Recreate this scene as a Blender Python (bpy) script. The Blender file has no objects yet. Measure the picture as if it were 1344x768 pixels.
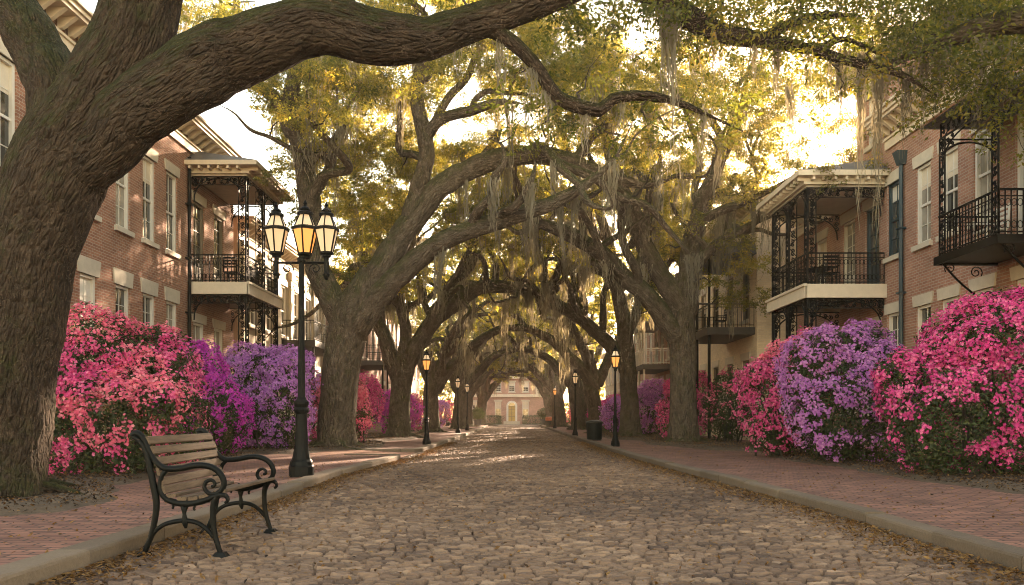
import bpy, bmesh, math, random
import numpy as np
from mathutils import Vector

SC = bpy.context.scene
COL = SC.collection
PI = math.pi
# ------------------------------------------------------------------ camera
F = 1045.0; VX = 675.0; VY = 545.0; CAMZ = 1.1           # photograph: focal length in pixels, vanishing point, eye height
cam = bpy.data.cameras.new('camera')
cam_o = bpy.data.objects.new('camera', cam); COL.objects.link(cam_o)
cam.sensor_width = 36.0; cam.lens = F/1344*36
cam.shift_x = (672-VX)/1344; cam.shift_y = (VY-384)/1344
cam.clip_start = 0.05; cam.clip_end = 3000
cam_o.location = (0, 0, CAMZ); cam_o.rotation_euler = (PI/2, 0, 0)
SC.camera = cam_o
# ------------------------------------------------------------------ sky, sun, exposure
SUN_EL = math.radians(17); SUN_AZ = math.radians(22)     # azimuth from +Y towards +X
w = bpy.data.worlds.new('World'); SC.world = w; w.use_nodes = True
nt = w.node_tree; nt.nodes.clear()
sky = nt.nodes.new('ShaderNodeTexSky'); sky.sky_type = 'NISHITA'; sky.sun_disc = False
sky.sun_elevation = SUN_EL; sky.sun_rotation = SUN_AZ
sky.air_density = 1.0; sky.dust_density = 0.3; sky.ozone_density = 0.6
warm = nt.nodes.new('ShaderNodeMix'); warm.data_type = 'RGBA'; warm.blend_type = 'MULTIPLY'
warm.inputs[0].default_value = 1.0; warm.inputs[7].default_value = (1.0, 0.715, 0.465, 1)
bg = nt.nodes.new('ShaderNodeBackground'); bg.inputs[1].default_value = 0.15
wo = nt.nodes.new('ShaderNodeOutputWorld')
nt.links.new(sky.outputs[0], warm.inputs[6]); nt.links.new(warm.outputs[2], bg.inputs[0]); nt.links.new(bg.outputs[0], wo.inputs[0])
sun = bpy.data.lights.new('sun', 'SUN'); sun.energy = 5.0; sun.angle = math.radians(1.2); sun.color = (1.0, 0.73, 0.50)
sun_o = bpy.data.objects.new('sun', sun); COL.objects.link(sun_o)
sd = Vector((math.sin(SUN_AZ)*math.cos(SUN_EL), math.cos(SUN_AZ)*math.cos(SUN_EL), math.sin(SUN_EL)))
sun_o.rotation_euler = sd.to_track_quat('Z', 'Y').to_euler()
vs = SC.view_settings
vs.view_transform = 'Standard'; vs.look = 'None'; vs.gamma = 1.0; vs.use_curve_mapping = False
vs.exposure = 3.22
SC.render.engine = 'CYCLES'
cy = SC.cycles
cy.max_bounces = 7; cy.diffuse_bounces = 4; cy.glossy_bounces = 2; cy.transmission_bounces = 4
cy.transparent_max_bounces = 6; cy.volume_bounces = 1; cy.use_denoising = True
cy.sample_clamp_indirect = 6.0; cy.caustics_reflective = False; cy.caustics_refractive = False
SC.cycles.filter_width = 1.0
try: cy.denoiser = 'OPENIMAGEDENOISE'
except Exception: pass

# ------------------------------------------------------------------ helpers
def at(px, py, Y):
    """point at distance Y that the photograph shows at pixel (px, py)"""
    return np.array(((px-VX)*Y/F, Y, CAMZ+(VY-py)*Y/F))

_tab = np.random.RandomState(5).rand(4096)
def vnoise(p, seed=0):
    p = np.asarray(p, float); i = np.floor(p).astype(np.int64); f = p-i; f = f*f*(3-2*f)
    def h(x, y, z): return _tab[(x*73856093 ^ y*19349663 ^ z*83492791 ^ seed*2654435) & 4095]
    x, y, z = i[..., 0], i[..., 1], i[..., 2]; fx, fy, fz = f[..., 0], f[..., 1], f[..., 2]
    a = h(x,y,z)*(1-fx)+h(x+1,y,z)*fx; b = h(x,y+1,z)*(1-fx)+h(x+1,y+1,z)*fx
    c = h(x,y,z+1)*(1-fx)+h(x+1,y,z+1)*fx; d = h(x,y+1,z+1)*(1-fx)+h(x+1,y+1,z+1)*fx
    return (a*(1-fy)+b*fy)*(1-fz)+(c*(1-fy)+d*fy)*fz
def fbm(p, seed=0, octaves=3):
    s = 0; a = 0.5; p = np.asarray(p, float)
    for o in range(octaves): s = s+a*vnoise(p*2**o, seed+o); a *= 0.5
    return s/(1-0.5**octaves)

class MB:
    """collects shapes and links them as ONE mesh object"""
    def __init__(s): s.V = []; s.Fs = []; s.n = 0; s.bark = []; s.tint = []
    def add(s, V, Fc, bark=None, tint=None):
        V = np.asarray(V, float).reshape(-1, 3); Fc = np.asarray(Fc, np.int64)
        s.V.append(V); s.Fs.append(Fc+s.n); s.n += len(V)
        s.bark.append(bark if bark is not None else V)
        s.tint.append(np.full(len(Fc), 0.5) if tint is None else np.broadcast_to(np.asarray(tint, float), (len(Fc),)))
    def hexa(s, P, tint=None):
        s.add(P, [[0,3,2,1],[4,5,6,7],[0,1,5,4],[1,2,6,5],[2,3,7,6],[3,0,4,7]], tint=tint)
    def box(s, x0, x1, y0, y1, z0, z1, tint=None):
        s.hexa([(x0,y0,z0),(x1,y0,z0),(x1,y1,z0),(x0,y1,z0),(x0,y0,z1),(x1,y0,z1),(x1,y1,z1),(x0,y1,z1)], tint)
    def bar(s, a, b, wd, h=None, bev=0.0, up=(0,0,1), tint=None):
        """box or chamfered bar from a to b, width wd (sideways), height h (along up)"""
        a = np.array(a, float); b = np.array(b, float); d = b-a; d /= np.linalg.norm(d)+1e-9
        up = np.array(up, float); sd_ = np.cross(d, up)
        if np.linalg.norm(sd_) < 1e-4: sd_ = np.cross(d, (1,0,0))
        sd_ /= np.linalg.norm(sd_); up = np.cross(sd_, d); h = h or wd; x = wd/2; y = h/2; c = bev
        pr = [(-x,-y),(x,-y),(x,y),(-x,y)] if not c else [(-x+c,-y),(x-c,-y),(x,-y+c),(x,y-c),(x-c,y),(-x+c,y),(-x,y-c),(-x,-y+c)]
        k = len(pr); r = np.array([sd_*p+up*q for p, q in pr])
        s.add(np.vstack((a+r, b+r)), [[i,(i+1)%k,k+(i+1)%k,k+i] for i in range(k)], tint=tint)
        s.add(a+r, [list(range(k))[::-1]], tint=tint); s.add(b+r, [list(range(k))], tint=tint)
    def tube(s, P, R, sides=8, cap=True, tint=None):
        P = np.asarray(P, float); n = len(P); R = np.broadcast_to(np.asarray(R, float), (n,))
        fr = frames(P); th = np.linspace(0, 2*PI, sides, endpoint=False)
        V = (P[:,None,:]+R[:,None,None]*(np.cos(th)[None,:,None]*fr[0][:,None,:]+np.sin(th)[None,:,None]*fr[1][:,None,:])).reshape(-1,3)
        i = np.arange(n-1)[:,None]*sides; j = np.arange(sides)[None,:]; j2 = (j+1)%sides
        Q = np.stack((i+j, i+j2, i+sides+j2, i+sides+j), -1).reshape(-1,4)
        s.add(V, Q, tint=tint)
        if cap:
            s.add(V[:sides], [list(range(sides))[::-1]], tint=tint); s.add(V[-sides:], [list(range(sides))], tint=tint)
    def lathe(s, prof, c=(0,0,0), sides=20, tint=None):
        """prof: (radius, z) pairs, turned round the vertical through c"""
        n = len(prof); th = np.linspace(0, 2*PI, sides, endpoint=False)+PI/sides
        V = np.array([(c[0]+r*math.cos(t), c[1]+r*math.sin(t), c[2]+z) for r, z in prof for t in th])
        i = np.arange(n-1)[:,None]*sides; j = np.arange(sides)[None,:]; j2 = (j+1)%sides
        s.add(V, np.stack((i+j, i+j2, i+sides+j2, i+sides+j), -1).reshape(-1,4), tint=tint)
        s.add(V[-sides:], [list(range(sides))], tint=tint)
    def build(s, name, mat, parent=None, smooth=False, uv=True, fix=False, bark=False, tint=False, loc=None):
        V = np.vstack(s.V); me = bpy.data.meshes.new(name)
        lo = np.concatenate([f.ravel() for f in s.Fs]); tot = np.concatenate([np.full(len(f), f.shape[1]) for f in s.Fs])
        st = np.concatenate(([0], np.cumsum(tot)[:-1]))
        me.vertices.add(len(V)); me.loops.add(len(lo)); me.polygons.add(len(tot))
        me.vertices.foreach_set('co', V.astype(np.float32).ravel())
        me.loops.foreach_set('vertex_index', lo.astype(np.int32)); me.polygons.foreach_set('loop_start', st.astype(np.int32))
        me.update(calc_edges=True)
        if fix:
            bm = bmesh.new(); bm.from_mesh(me); bmesh.ops.remove_doubles(bm, verts=bm.verts, dist=1e-5)
            bmesh.ops.recalc_face_normals(bm, faces=bm.faces); bm.to_mesh(me); bm.free()
        if uv:
            nl = len(me.loops); li = np.empty(nl, np.int32); me.loops.foreach_get('vertex_index', li)
            co = np.empty(len(me.vertices)*3, np.float32); me.vertices.foreach_get('co', co); co = co.reshape(-1,3)
            nr = np.empty(len(me.polygons)*3, np.float32); me.polygons.foreach_get('normal', nr); nr = nr.reshape(-1,3)
            lt = np.empty(len(me.polygons), np.int32); me.polygons.foreach_get('loop_total', lt)
            ax = np.repeat(np.argmax(np.abs(nr), 1), lt); c = co[li]
            U = np.where(ax == 0, c[:,1], c[:,0]); W = np.where(ax == 2, c[:,1], c[:,2])
            me.uv_layers.new(name='UVMap').data.foreach_set('uv', np.stack((U, W), 1).astype(np.float32).ravel())
        if bark:
            a = me.attributes.new('bark', 'FLOAT_VECTOR', 'POINT'); a.data.foreach_set('vector', np.vstack(s.bark).astype(np.float32).ravel())
        if tint:
            a = me.attributes.new('tint', 'FLOAT', 'FACE'); a.data.foreach_set('value', np.concatenate(s.tint).astype(np.float32))
        me.polygons.foreach_set('use_smooth', np.full(len(me.polygons), bool(smooth)))
        me.materials.append(mat)
        o = bpy.data.objects.new(name, me); COL.objects.link(o)
        if parent is not None:
            o.parent = parent
            off = -np.array(parent_world(parent)); me.vertices.foreach_get('co', (cc := np.empty(len(me.vertices)*3, np.float32)))
            me.vertices.foreach_set('co', (cc.reshape(-1,3)+off.astype(np.float32)).ravel())
        me.update()
        return o

def parent_world(o):
    p = Vector((0,0,0))
    while o is not None: p += o.location; o = o.parent
    return p
def frames(P):
    n = len(P); T = np.gradient(P, axis=0) if n > 2 else np.repeat((P[1:]-P[:1]), 2, 0)
    T /= np.linalg.norm(T, axis=1)[:,None]+1e-9
    a = np.array((0,0,1.)) if abs(T[0,2]) < 0.9 else np.array((1.,0,0))
    u = np.cross(T[0], a); u /= np.linalg.norm(u); U = np.empty_like(P)
    for i in range(n):
        u = u-T[i]*np.dot(u, T[i]); u /= np.linalg.norm(u)+1e-9; U[i] = u
    return U, np.cross(T, U)
def spline(P, R, step):
    """Catmull-Rom through P with radii R"""
    P = np.asarray(P, float); R = np.asarray(R, float); D = np.column_stack((P, R)); out = []
    E = np.vstack((2*D[0]-D[1], D, 2*D[-1]-D[-2]))
    for i in range(len(D)-1):
        a, b, c, d = E[i], E[i+1], E[i+2], E[i+3]
        n = max(2, int(np.linalg.norm(c[:3]-b[:3])/step))
        t = np.linspace(0, 1, n, endpoint=False)[:,None]
        out.append(0.5*(2*b+(c-a)*t+(2*a-5*b+4*c-d)*t*t+(3*b-a-3*c+d)*t**3))
    out.append(D[-1:]); O = np.vstack(out)
    return O[:,:3], np.maximum(O[:,3], 0.004)
def tag(o, label=None, cat=None, group=None, kind=None):
    if label: o['label'] = label
    if cat: o['category'] = cat
    if group: o['group'] = group
    if kind: o['kind'] = kind
    return o
def empty(name, loc, label, cat, group=None):
    o = bpy.data.objects.new(name, None); COL.objects.link(o); o.location = loc; o.empty_display_size = 0.2
    return tag(o, label, cat, group)
def copy_tree(o, parent=None):
    c = o.copy(); COL.objects.link(c)
    if parent is not None: c.parent = parent
    for ch in list(o.children): copy_tree(ch, c)
    return c

# ------------------------------------------------------------------ materials
def new_mat(name):
    m = bpy.data.materials.new(name); m.use_nodes = True; nt = m.node_tree
    return m, nt, nt.nodes['Principled BSDF'], nt.nodes['Material Output']
class N:
    """short node-graph writer"""
    def __init__(s, nt): s.nt = nt
    def node(s, t, **k):
        n = s.nt.nodes.new(t)
        for a, v in k.items(): setattr(n, a, v)
        return n
    def link(s, a, b): s.nt.links.new(a, b)
    def coord(s, kind='Object', scale=None):
        if kind == 'attr': o = s.node('ShaderNodeAttribute', attribute_name='bark').outputs['Vector']
        elif kind == 'pos': o = s.node('ShaderNodeNewGeometry').outputs['Position']
        else: o = s.node('ShaderNodeTexCoord').outputs[kind]
        if scale:
            m = s.node('ShaderNodeMapping'); m.inputs['Scale'].default_value = scale; s.link(o, m.inputs['Vector']); o = m.outputs[0]
        return o
    def noise(s, vec, scale, detail=4, rough=0.6, dist=0.0):
        n = s.node('ShaderNodeTexNoise'); s.link(vec, n.inputs['Vector'])
        n.inputs['Scale'].default_value = scale; n.inputs['Detail'].default_value = detail
        n.inputs['Roughness'].default_value = rough; n.inputs['Distortion'].default_value = dist
        return n.outputs[0]
    def ramp(s, fac, stops, interp='LINEAR'):
        r = s.node('ShaderNodeValToRGB'); r.color_ramp.interpolation = interp; e = r.color_ramp.elements
        while len(e) < len(stops): e.new(0.5)
        for i, (p, c) in enumerate(stops):
            e[i].position = p; e[i].color = (*c, 1) if len(c) == 3 else c
        s.link(fac, r.inputs[0]); return r.outputs[0]
    def mix(s, fac, a, b, mode='MIX'):
        m = s.node('ShaderNodeMix', data_type='RGBA', blend_type=mode)
        for v, i in ((fac, 0), (a, 6), (b, 7)):
            if hasattr(v, 'is_linked'): s.link(v, m.inputs[i])
            elif i == 0: m.inputs[0].default_value = v
            else: m.inputs[i].default_value = (*v, 1)
        return m.outputs[2]
    def math(s, op, a, b=None, clamp=False):
        m = s.node('ShaderNodeMath', operation=op, use_clamp=clamp)
        for v, i in ((a, 0), (b, 1)):
            if v is None: continue
            if hasattr(v, 'is_linked'): s.link(v, m.inputs[i])
            else: m.inputs[i].default_value = v
        return m.outputs[0]
    def bump(s, h, strength, dist, normal=None):
        b = s.node('ShaderNodeBump'); b.inputs['Strength'].default_value = strength; b.inputs['Distance'].default_value = dist
        s.link(h, b.inputs['Height'])
        if normal is not None: s.link(normal, b.inputs['Normal'])
        return b.outputs[0]
G3 = lambda v: (v, v, v)

def mat_plain(name, col, rough=0.6, var=0.25, scale=6, metal=0.0, bump=0.15, bd=0.01, spec=0.5):
    m, nt, b, o = new_mat(name); g = N(nt); c = g.coord('pos')
    n = g.noise(c, scale, 6, 0.65); n2 = g.noise(c, scale*0.15, 3)
    f = g.math('ADD', g.math('MULTIPLY', n, 0.6), g.math('MULTIPLY', n2, 0.4))
    lo = tuple(x*(1-var) for x in col); hi = tuple(min(1, x*(1+var)) for x in col)
    g.link(g.ramp(f, [(0.3, lo), (0.7, hi)]), b.inputs['Base Color'])
    b.inputs['Roughness'].default_value = rough; b.inputs['Metallic'].default_value = metal; b.inputs['Specular IOR Level'].default_value = spec
    if bump: g.link(g.bump(n, bump, bd), b.inputs['Normal'])
    return m

def mat_brick(name, c1, c2, mortar, bw=0.21, rh=0.07, ms=0.009, rot=0, rough=0.85, stain=0.6, bump=0.7):
    m, nt, b, o = new_mat(name); g = N(nt)
    uv = g.coord('UV'); mp = g.node('ShaderNodeMapping'); g.link(uv, mp.inputs['Vector']); mp.inputs['Rotation'].default_value = (0, 0, rot)
    wob = g.noise(uv, 3.0, 2); wv = g.mix(0.012, mp.outputs[0], wob)    # courses are not ruler-straight
    br = g.node('ShaderNodeTexBrick'); g.link(wv, br.inputs['Vector'])
    for k, v in (('Scale', 1.0), ('Mortar Size', ms), ('Mortar Smooth', 0.3), ('Bias', 0.0), ('Brick Width', bw), ('Row Height', rh)): br.inputs[k].default_value = v
    br.inputs['Color1'].default_value = (*c1, 1); br.inputs['Color2'].default_value = (*c2, 1); br.inputs['Mortar'].default_value = (*mortar, 1)
    pos = g.coord('pos')
    n1 = g.noise(pos, 0.9, 6, 0.65); n2 = g.noise(pos, 25, 4, 0.7)
    k = g.math('ADD', g.math('MULTIPLY', g.math('SUBTRACT', n1, 0.5), stain*2.2), g.math('ADD', 0.8, g.math('MULTIPLY', n2, 0.4)))
    kk = g.node('ShaderNodeCombineColor'); [g.link(k, kk.inputs[i]) for i in range(3)]
    g.link(g.mix(1.0, br.outputs['Color'], kk.outputs[0], 'MULTIPLY'), b.inputs['Base Color'])
    b.inputs['Roughness'].default_value = rough; b.inputs['Specular IOR Level'].default_value = 0.3
    h = g.math('ADD', g.math('MULTIPLY', br.outputs['Fac'], -1.0), g.math('MULTIPLY', n2, 0.35))
    g.link(g.bump(h, bump, 0.012), b.inputs['Normal'])
    return m

def mat_bark(name, dark, light, moss, moss_amt, deep=1.0, scale=1.0):
    m, nt, b, o = new_mat(name); g = N(nt); c = g.coord('attr')
    mp = g.node('ShaderNodeMapping'); g.link(c, mp.inputs['Vector']); mp.inputs['Scale'].default_value = (1, 1, 0.33)
    wv = g.mix(0.05, mp.outputs[0], g.node('ShaderNodeTexNoise').outputs[1])
    g.link(mp.outputs[0], [n for n in nt.nodes if n.type == 'TEX_NOISE'][-1].inputs['Vector'])
    [n for n in nt.nodes if n.type == 'TEX_NOISE'][-1].inputs['Scale'].default_value = 7.0
    vo = g.node('ShaderNodeTexVoronoi', feature='DISTANCE_TO_EDGE'); vo.inputs['Scale'].default_value = 17*scale; g.link(wv, vo.inputs['Vector'])
    v2 = g.node('ShaderNodeTexVoronoi', feature='DISTANCE_TO_EDGE'); v2.inputs['Scale'].default_value = 34*scale; g.link(wv, v2.inputs['Vector'])
    plate = g.ramp(vo.outputs[0], [(0.0, G3(0)), (0.28, G3(1))]); plate2 = g.ramp(v2.outputs[0], [(0.0, G3(0)), (0.25, G3(1))])
    n1 = g.noise(mp.outputs[0], 9*scale, 5, 0.62, 0.6); fine = g.noise(c, 55*scale, 4, 0.7)
    h = g.math('ADD', g.math('ADD', g.math('MULTIPLY', n1, 0.6), g.math('MULTIPLY', plate2, 0.3)), g.math('ADD', g.math('MULTIPLY', plate, 0.8), g.math('MULTIPLY', fine, 0.3)))
    col = g.ramp(g.math('ADD', g.math('MULTIPLY', n1, 0.6), g.math('MULTIPLY', fine, 0.4)), [(0.34, dark), (0.66, light)])
    lich = g.ramp(g.noise(c, 4.5, 6, 0.75), [(0.52, G3(0)), (0.68, G3(1))])
    col = g.mix(g.math('MULTIPLY', lich, 0.5), col, tuple(x*1.5 for x in light))
    geo = g.node('ShaderNodeNewGeometry'); sx = g.node('ShaderNodeSeparateXYZ'); g.link(geo.outputs['Normal'], sx.inputs[0])
    up = g.math('ADD', g.math('MULTIPLY', sx.outputs[2], 0.38), g.math('SUBTRACT', g.noise(c, 2.6, 7, 0.8), 0.40-moss_amt))
    mo = g.ramp(up, [(0.12, G3(0)), (0.36, G3(1))])
    mcol = g.ramp(g.noise(c, 40, 4), [(0.3, tuple(x*0.5 for x in moss)), (0.7, tuple(x*1.5 for x in moss))])
    g.link(g.mix(g.math('MULTIPLY', mo, 0.8), col, mcol), b.inputs['Base Color'])
    b.inputs['Roughness'].default_value = 0.95; b.inputs['Specular IOR Level'].default_value = 0.15
    g.link(g.bump(h, 1.0, 0.055*deep), b.inputs['Normal'])
    return m

def mat_leaf(name, stops, trans, tmix=0.5, rough=0.55):
    """leaf or petal: per-leaf tint, reflects and lets light through"""
    m, nt, b, o = new_mat(name); g = N(nt); nt.nodes.remove(b)
    t = g.node('ShaderNodeAttribute', attribute_name='tint').outputs['Fac']
    col = g.ramp(t, stops)
    d = g.node('ShaderNodeBsdfDiffuse'); g.link(col, d.inputs[0])
    tr = g.node('ShaderNodeBsdfTranslucent'); g.link(g.mix(1.0, col, trans, 'MULTIPLY'), tr.inputs[0])
    gl = g.node('ShaderNodeBsdfGlossy'); gl.inputs['Roughness'].default_value = rough; gl.inputs[0].default_value = (0.6, 0.6, 0.6, 1)
    mx = g.node('ShaderNodeMixShader'); mx.inputs[0].default_value = tmix; g.link(d.outputs[0], mx.inputs[1]); g.link(tr.outputs[0], mx.inputs[2])
    m2 = g.node('ShaderNodeMixShader'); m2.inputs[0].default_value = 0.04; g.link(mx.outputs[0], m2.inputs[1]); g.link(gl.outputs[0], m2.inputs[2])
    g.link(m2.outputs[0], o.inputs[0])
    return m

def mat_tinted(name, stops, rough=0.8, scale=30, bump=0.5, bd=0.01, stain=0.4, spec=0.3):
    m, nt, b, o = new_mat(name); g = N(nt); c = g.coord('pos')
    t = g.node('ShaderNodeAttribute', attribute_name='tint').outputs['Fac']
    n = g.noise(c, scale, 5, 0.7); n2 = g.noise(c, 0.7, 5, 0.65)
    k = g.math('ADD', g.math('MULTIPLY', g.math('SUBTRACT', n2, 0.5), stain*2), g.math('ADD', 0.65, g.math('MULTIPLY', n, 0.7)))
    kk = g.node('ShaderNodeCombineColor'); [g.link(k, kk.inputs[i]) for i in range(3)]
    g.link(g.mix(1.0, g.ramp(t, stops), kk.outputs[0], 'MULTIPLY'), b.inputs['Base Color'])
    b.inputs['Roughness'].default_value = rough; b.inputs['Specular IOR Level'].default_value = spec
    g.link(g.bump(n, bump, bd), b.inputs['Normal'])
    return m

def mat_wood(name, dark, light):
    m, nt, b, o = new_mat(name); g = N(nt); c = g.coord('pos')
    mp = g.node('ShaderNodeMapping'); g.link(c, mp.inputs['Vector']); mp.inputs['Scale'].default_value = (14, 1.1, 14)
    n = g.noise(mp.outputs[0], 4, 6, 0.7, 0.4); n2 = g.noise(c, 5, 4, 0.6)
    f = g.math('ADD', g.math('MULTIPLY', n, 0.7), g.math('MULTIPLY', n2, 0.3))
    g.link(g.ramp(f, [(0.3, dark), (0.55, light), (0.75, tuple(x*1.25 for x in light))]), b.inputs['Base Color'])
    b.inputs['Roughness'].default_value = 0.75; b.inputs['Specular IOR Level'].default_value = 0.25
    g.link(g.bump(n, 0.5, 0.006), b.inputs['Normal'])
    return m

def mat_lit(name, col, ecol, strength):
    m, nt, b, o = new_mat(name)
    b.inputs['Base Color'].default_value = (*col, 1); b.inputs['Roughness'].default_value = 0.35
    b.inputs['Emission Color'].default_value = (*ecol, 1); b.inputs['Emission Strength'].default_value = strength
    return m
def mat_glass(name, col, rough=0.06):
    m, nt, b, o = new_mat(name); g = N(nt)
    n = g.noise(g.coord('pos'), 1.2, 3)
    g.link(g.ramp(n, [(0.3, tuple(x*0.6 for x in col)), (0.7, tuple(x*1.4 for x in col))]), b.inputs['Base Color'])
    b.inputs['Roughness'].default_value = rough; b.inputs['Specular IOR Level'].default_value = 0.8
    g.link(g.bump(n, 0.08, 0.02), b.inputs['Normal'])
    return m

M = {}
M['red_brick'] = mat_brick('red_brick', (0.33, 0.152, 0.09), (0.225, 0.098, 0.06), (0.35, 0.27, 0.205))
M['brown_brick'] = mat_brick('brown_brick', (0.36, 0.19, 0.125), (0.27, 0.13, 0.088), (0.38, 0.30, 0.24))
M['tan_brick'] = mat_brick('tan_brick', (0.74, 0.62, 0.44), (0.63, 0.51, 0.36), (0.66, 0.57, 0.44), stain=0.2)
M['end_brick'] = mat_brick('end_brick', (0.42, 0.22, 0.165), (0.34, 0.165, 0.125), (0.42, 0.33, 0.27))
M['paver'] = mat_brick('paver', (0.265, 0.125, 0.088), (0.145, 0.070, 0.053), (0.055, 0.040, 0.032), bw=0.21, rh=0.105, ms=0.011, rough=0.9, stain=0.5, bump=0.9)
M['paver_ramp'] = mat_brick('paver_ramp', (0.31, 0.15, 0.085), (0.21, 0.09, 0.06), (0.10, 0.07, 0.05), bw=0.22, rh=0.11, ms=0.01, rough=0.9, stain=0.5, bump=0.9, rot=PI/2)
M['cream'] = mat_plain('cream_stucco', (0.38, 0.31, 0.215), 0.85, 0.16, 2.0, bump=0.2)
M['cream_trim'] = mat_plain('cream_trim', (0.62, 0.53, 0.40), 0.7, 0.12, 5.0, bump=0.1)
M['stone_trim'] = mat_plain('stone_trim', (0.52, 0.46, 0.36), 0.85, 0.16, 5.0, bump=0.25)
M['white_paint'] = mat_plain('white_paint', (0.66, 0.62, 0.54), 0.5, 0.08, 8.0, bump=0.05)
M['teal_paint'] = mat_plain('teal_paint', (0.014, 0.036, 0.048), 0.45, 0.2, 8.0, bump=0.05)
M['iron'] = mat_plain('black_iron', (0.0045, 0.0045, 0.0043), 0.45, 0.35, 30.0, metal=0.0, bump=0.25, bd=0.003, spec=0.09)
M['iron_green'] = mat_plain('green_black_iron', (0.0045, 0.0052, 0.0052), 0.45, 0.4, 40.0, metal=0.0, bump=0.3, bd=0.003, spec=0.10)
M['roof'] = mat_plain('roof_slate', (0.10, 0.10, 0.10), 0.7, 0.3, 6.0, bump=0.4)
M['roof_green'] = mat_plain('roof_copper', (0.16, 0.25, 0.23), 0.6, 0.25, 6.0, bump=0.2)
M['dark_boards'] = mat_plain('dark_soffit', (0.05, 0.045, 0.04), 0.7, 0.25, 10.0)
M['glass'] = mat_glass('window_glass', (0.045, 0.045, 0.04))
M['glass_pale'] = mat_glass('pale_sky_glass', (0.26, 0.23, 0.18), 0.1)  # opaque pane: curtains and a pale sky reflection put into its colour
M['shutter'] = mat_plain('shutter_paint', (0.20, 0.16, 0.11), 0.6, 0.15, 12)
M['kerb'] = mat_tinted('kerb_granite', [(0.0, (0.105, 0.078, 0.055)), (1.0, (0.20, 0.15, 0.105))], 0.9, 40, 0.6, 0.012, 0.5)
M['cobble'] = mat_tinted('cobble_stone', [(0.0, (0.067, 0.040, 0.027)), (0.35, (0.128, 0.078, 0.050)), (0.7, (0.182, 0.113, 0.071)), (1.0, (0.26, 0.168, 0.106))], 0.62, 22, 0.8, 0.014, 0.5, 0.3)
M['sand'] = mat_plain('joint_sand', (0.036, 0.027, 0.021), 0.95, 0.4, 25, bump=0.6)
M['asphalt'] = mat_plain('asphalt', (0.16, 0.12, 0.09), 0.9, 0.2, 12, bump=0.3)
M['earth'] = mat_plain('earth', (0.055, 0.042, 0.028), 0.95, 0.45, 9, bump=0.8, bd=0.03)
M['soil'] = mat_plain('leaf_soil', (0.085, 0.058, 0.036), 0.95, 0.5, 14, bump=1.0, bd=0.03)
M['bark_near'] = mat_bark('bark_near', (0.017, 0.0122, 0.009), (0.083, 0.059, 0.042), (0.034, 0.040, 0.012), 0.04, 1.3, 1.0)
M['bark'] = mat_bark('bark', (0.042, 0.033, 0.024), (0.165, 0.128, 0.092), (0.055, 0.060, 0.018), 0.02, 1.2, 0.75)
M['twig'] = mat_plain('twig_bark', (0.035, 0.027, 0.02), 0.95, 0.3, 12)
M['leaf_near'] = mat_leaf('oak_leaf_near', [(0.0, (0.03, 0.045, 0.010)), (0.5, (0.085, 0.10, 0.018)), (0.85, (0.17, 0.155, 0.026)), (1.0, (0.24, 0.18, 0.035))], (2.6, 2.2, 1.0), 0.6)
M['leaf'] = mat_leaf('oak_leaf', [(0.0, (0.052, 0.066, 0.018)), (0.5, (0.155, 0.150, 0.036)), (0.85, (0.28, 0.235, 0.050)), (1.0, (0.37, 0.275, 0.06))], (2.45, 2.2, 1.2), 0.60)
M['moss'] = mat_leaf('hanging_moss', [(0.0, (0.13, 0.118, 0.085)), (1.0, (0.33, 0.295, 0.21))], (1.15, 1.05, 0.85), 0.5)
M['bush_leaf'] = mat_leaf('azalea_leaf', [(0.0, (0.010, 0.020, 0.006)), (0.6, (0.035, 0.055, 0.013)), (1.0, (0.085, 0.095, 0.022))], (1.5, 1.4, 0.6), 0.35)
M['hedge_leaf'] = mat_leaf('hedge_leaf', [(0.0, (0.02, 0.035, 0.012)), (1.0, (0.07, 0.095, 0.03))], (1.4, 1.3, 0.6), 0.3)
def petals(name, a, b, c): return mat_leaf(name, [(0.0, a), (0.5, b), (1.0, c)], (1.25, 1.0, 1.05), 0.42)
M['pet_pink'] = petals('petal_pink', (0.48, 0.03, 0.18), (0.74, 0.09, 0.32), (0.86, 0.30, 0.46))
M['pet_hot'] = petals('petal_hot_pink', (0.44, 0.02, 0.18), (0.70, 0.06, 0.32), (0.86, 0.26, 0.48))
M['pet_coral'] = petals('petal_coral', (0.62, 0.07, 0.19), (0.78, 0.16, 0.29), (0.88, 0.38, 0.44))
M['pet_magenta'] = petals('petal_magenta', (0.36, 0.02, 0.36), (0.58, 0.045, 0.52), (0.74, 0.10, 0.52))
M['pet_violet'] = petals('petal_violet', (0.36, 0.13, 0.50), (0.54, 0.23, 0.64), (0.70, 0.38, 0.74))
M['pet_purple'] = petals('petal_purple', (0.36, 0.11, 0.46), (0.54, 0.21, 0.58), (0.70, 0.36, 0.68))
M['litter'] = mat_leaf('fallen_leaf', [(0.0, (0.030, 0.019, 0.012)), (0.2, (0.11, 0.06, 0.028)), (0.5, (0.27, 0.145, 0.05)), (1.0, (0.40, 0.24, 0.085))], (1, 0.9, 0.6), 0.15)
M['slat'] = mat_wood('bench_wood', (0.036, 0.025, 0.018), (0.112, 0.076, 0.049))
M['lamp_lit'] = mat_lit('lamp_glass_lit', (0.42, 0.25, 0.11), (1.0, 0.33, 0.06), 0.13)
M['lamp_dim'] = mat_lit('lamp_glass_dim', (0.70, 0.60, 0.46), (1.0, 0.60, 0.28), 0.04)
M['bulb'] = mat_lit('lamp_bulb', (1, 0.8, 0.5), (1.0, 0.45, 0.10), 2.0)
M['bin'] = mat_plain('bin_paint', (0.009, 0.011, 0.010), 0.5, 0.3, 12, spec=0.12)
M['rust'] = mat_plain('rust_orange', (0.42, 0.12, 0.05), 0.6, 0.3, 12)
M['terracotta'] = mat_plain('planter_lead', (0.06, 0.065, 0.065), 0.7, 0.3, 12)
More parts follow.
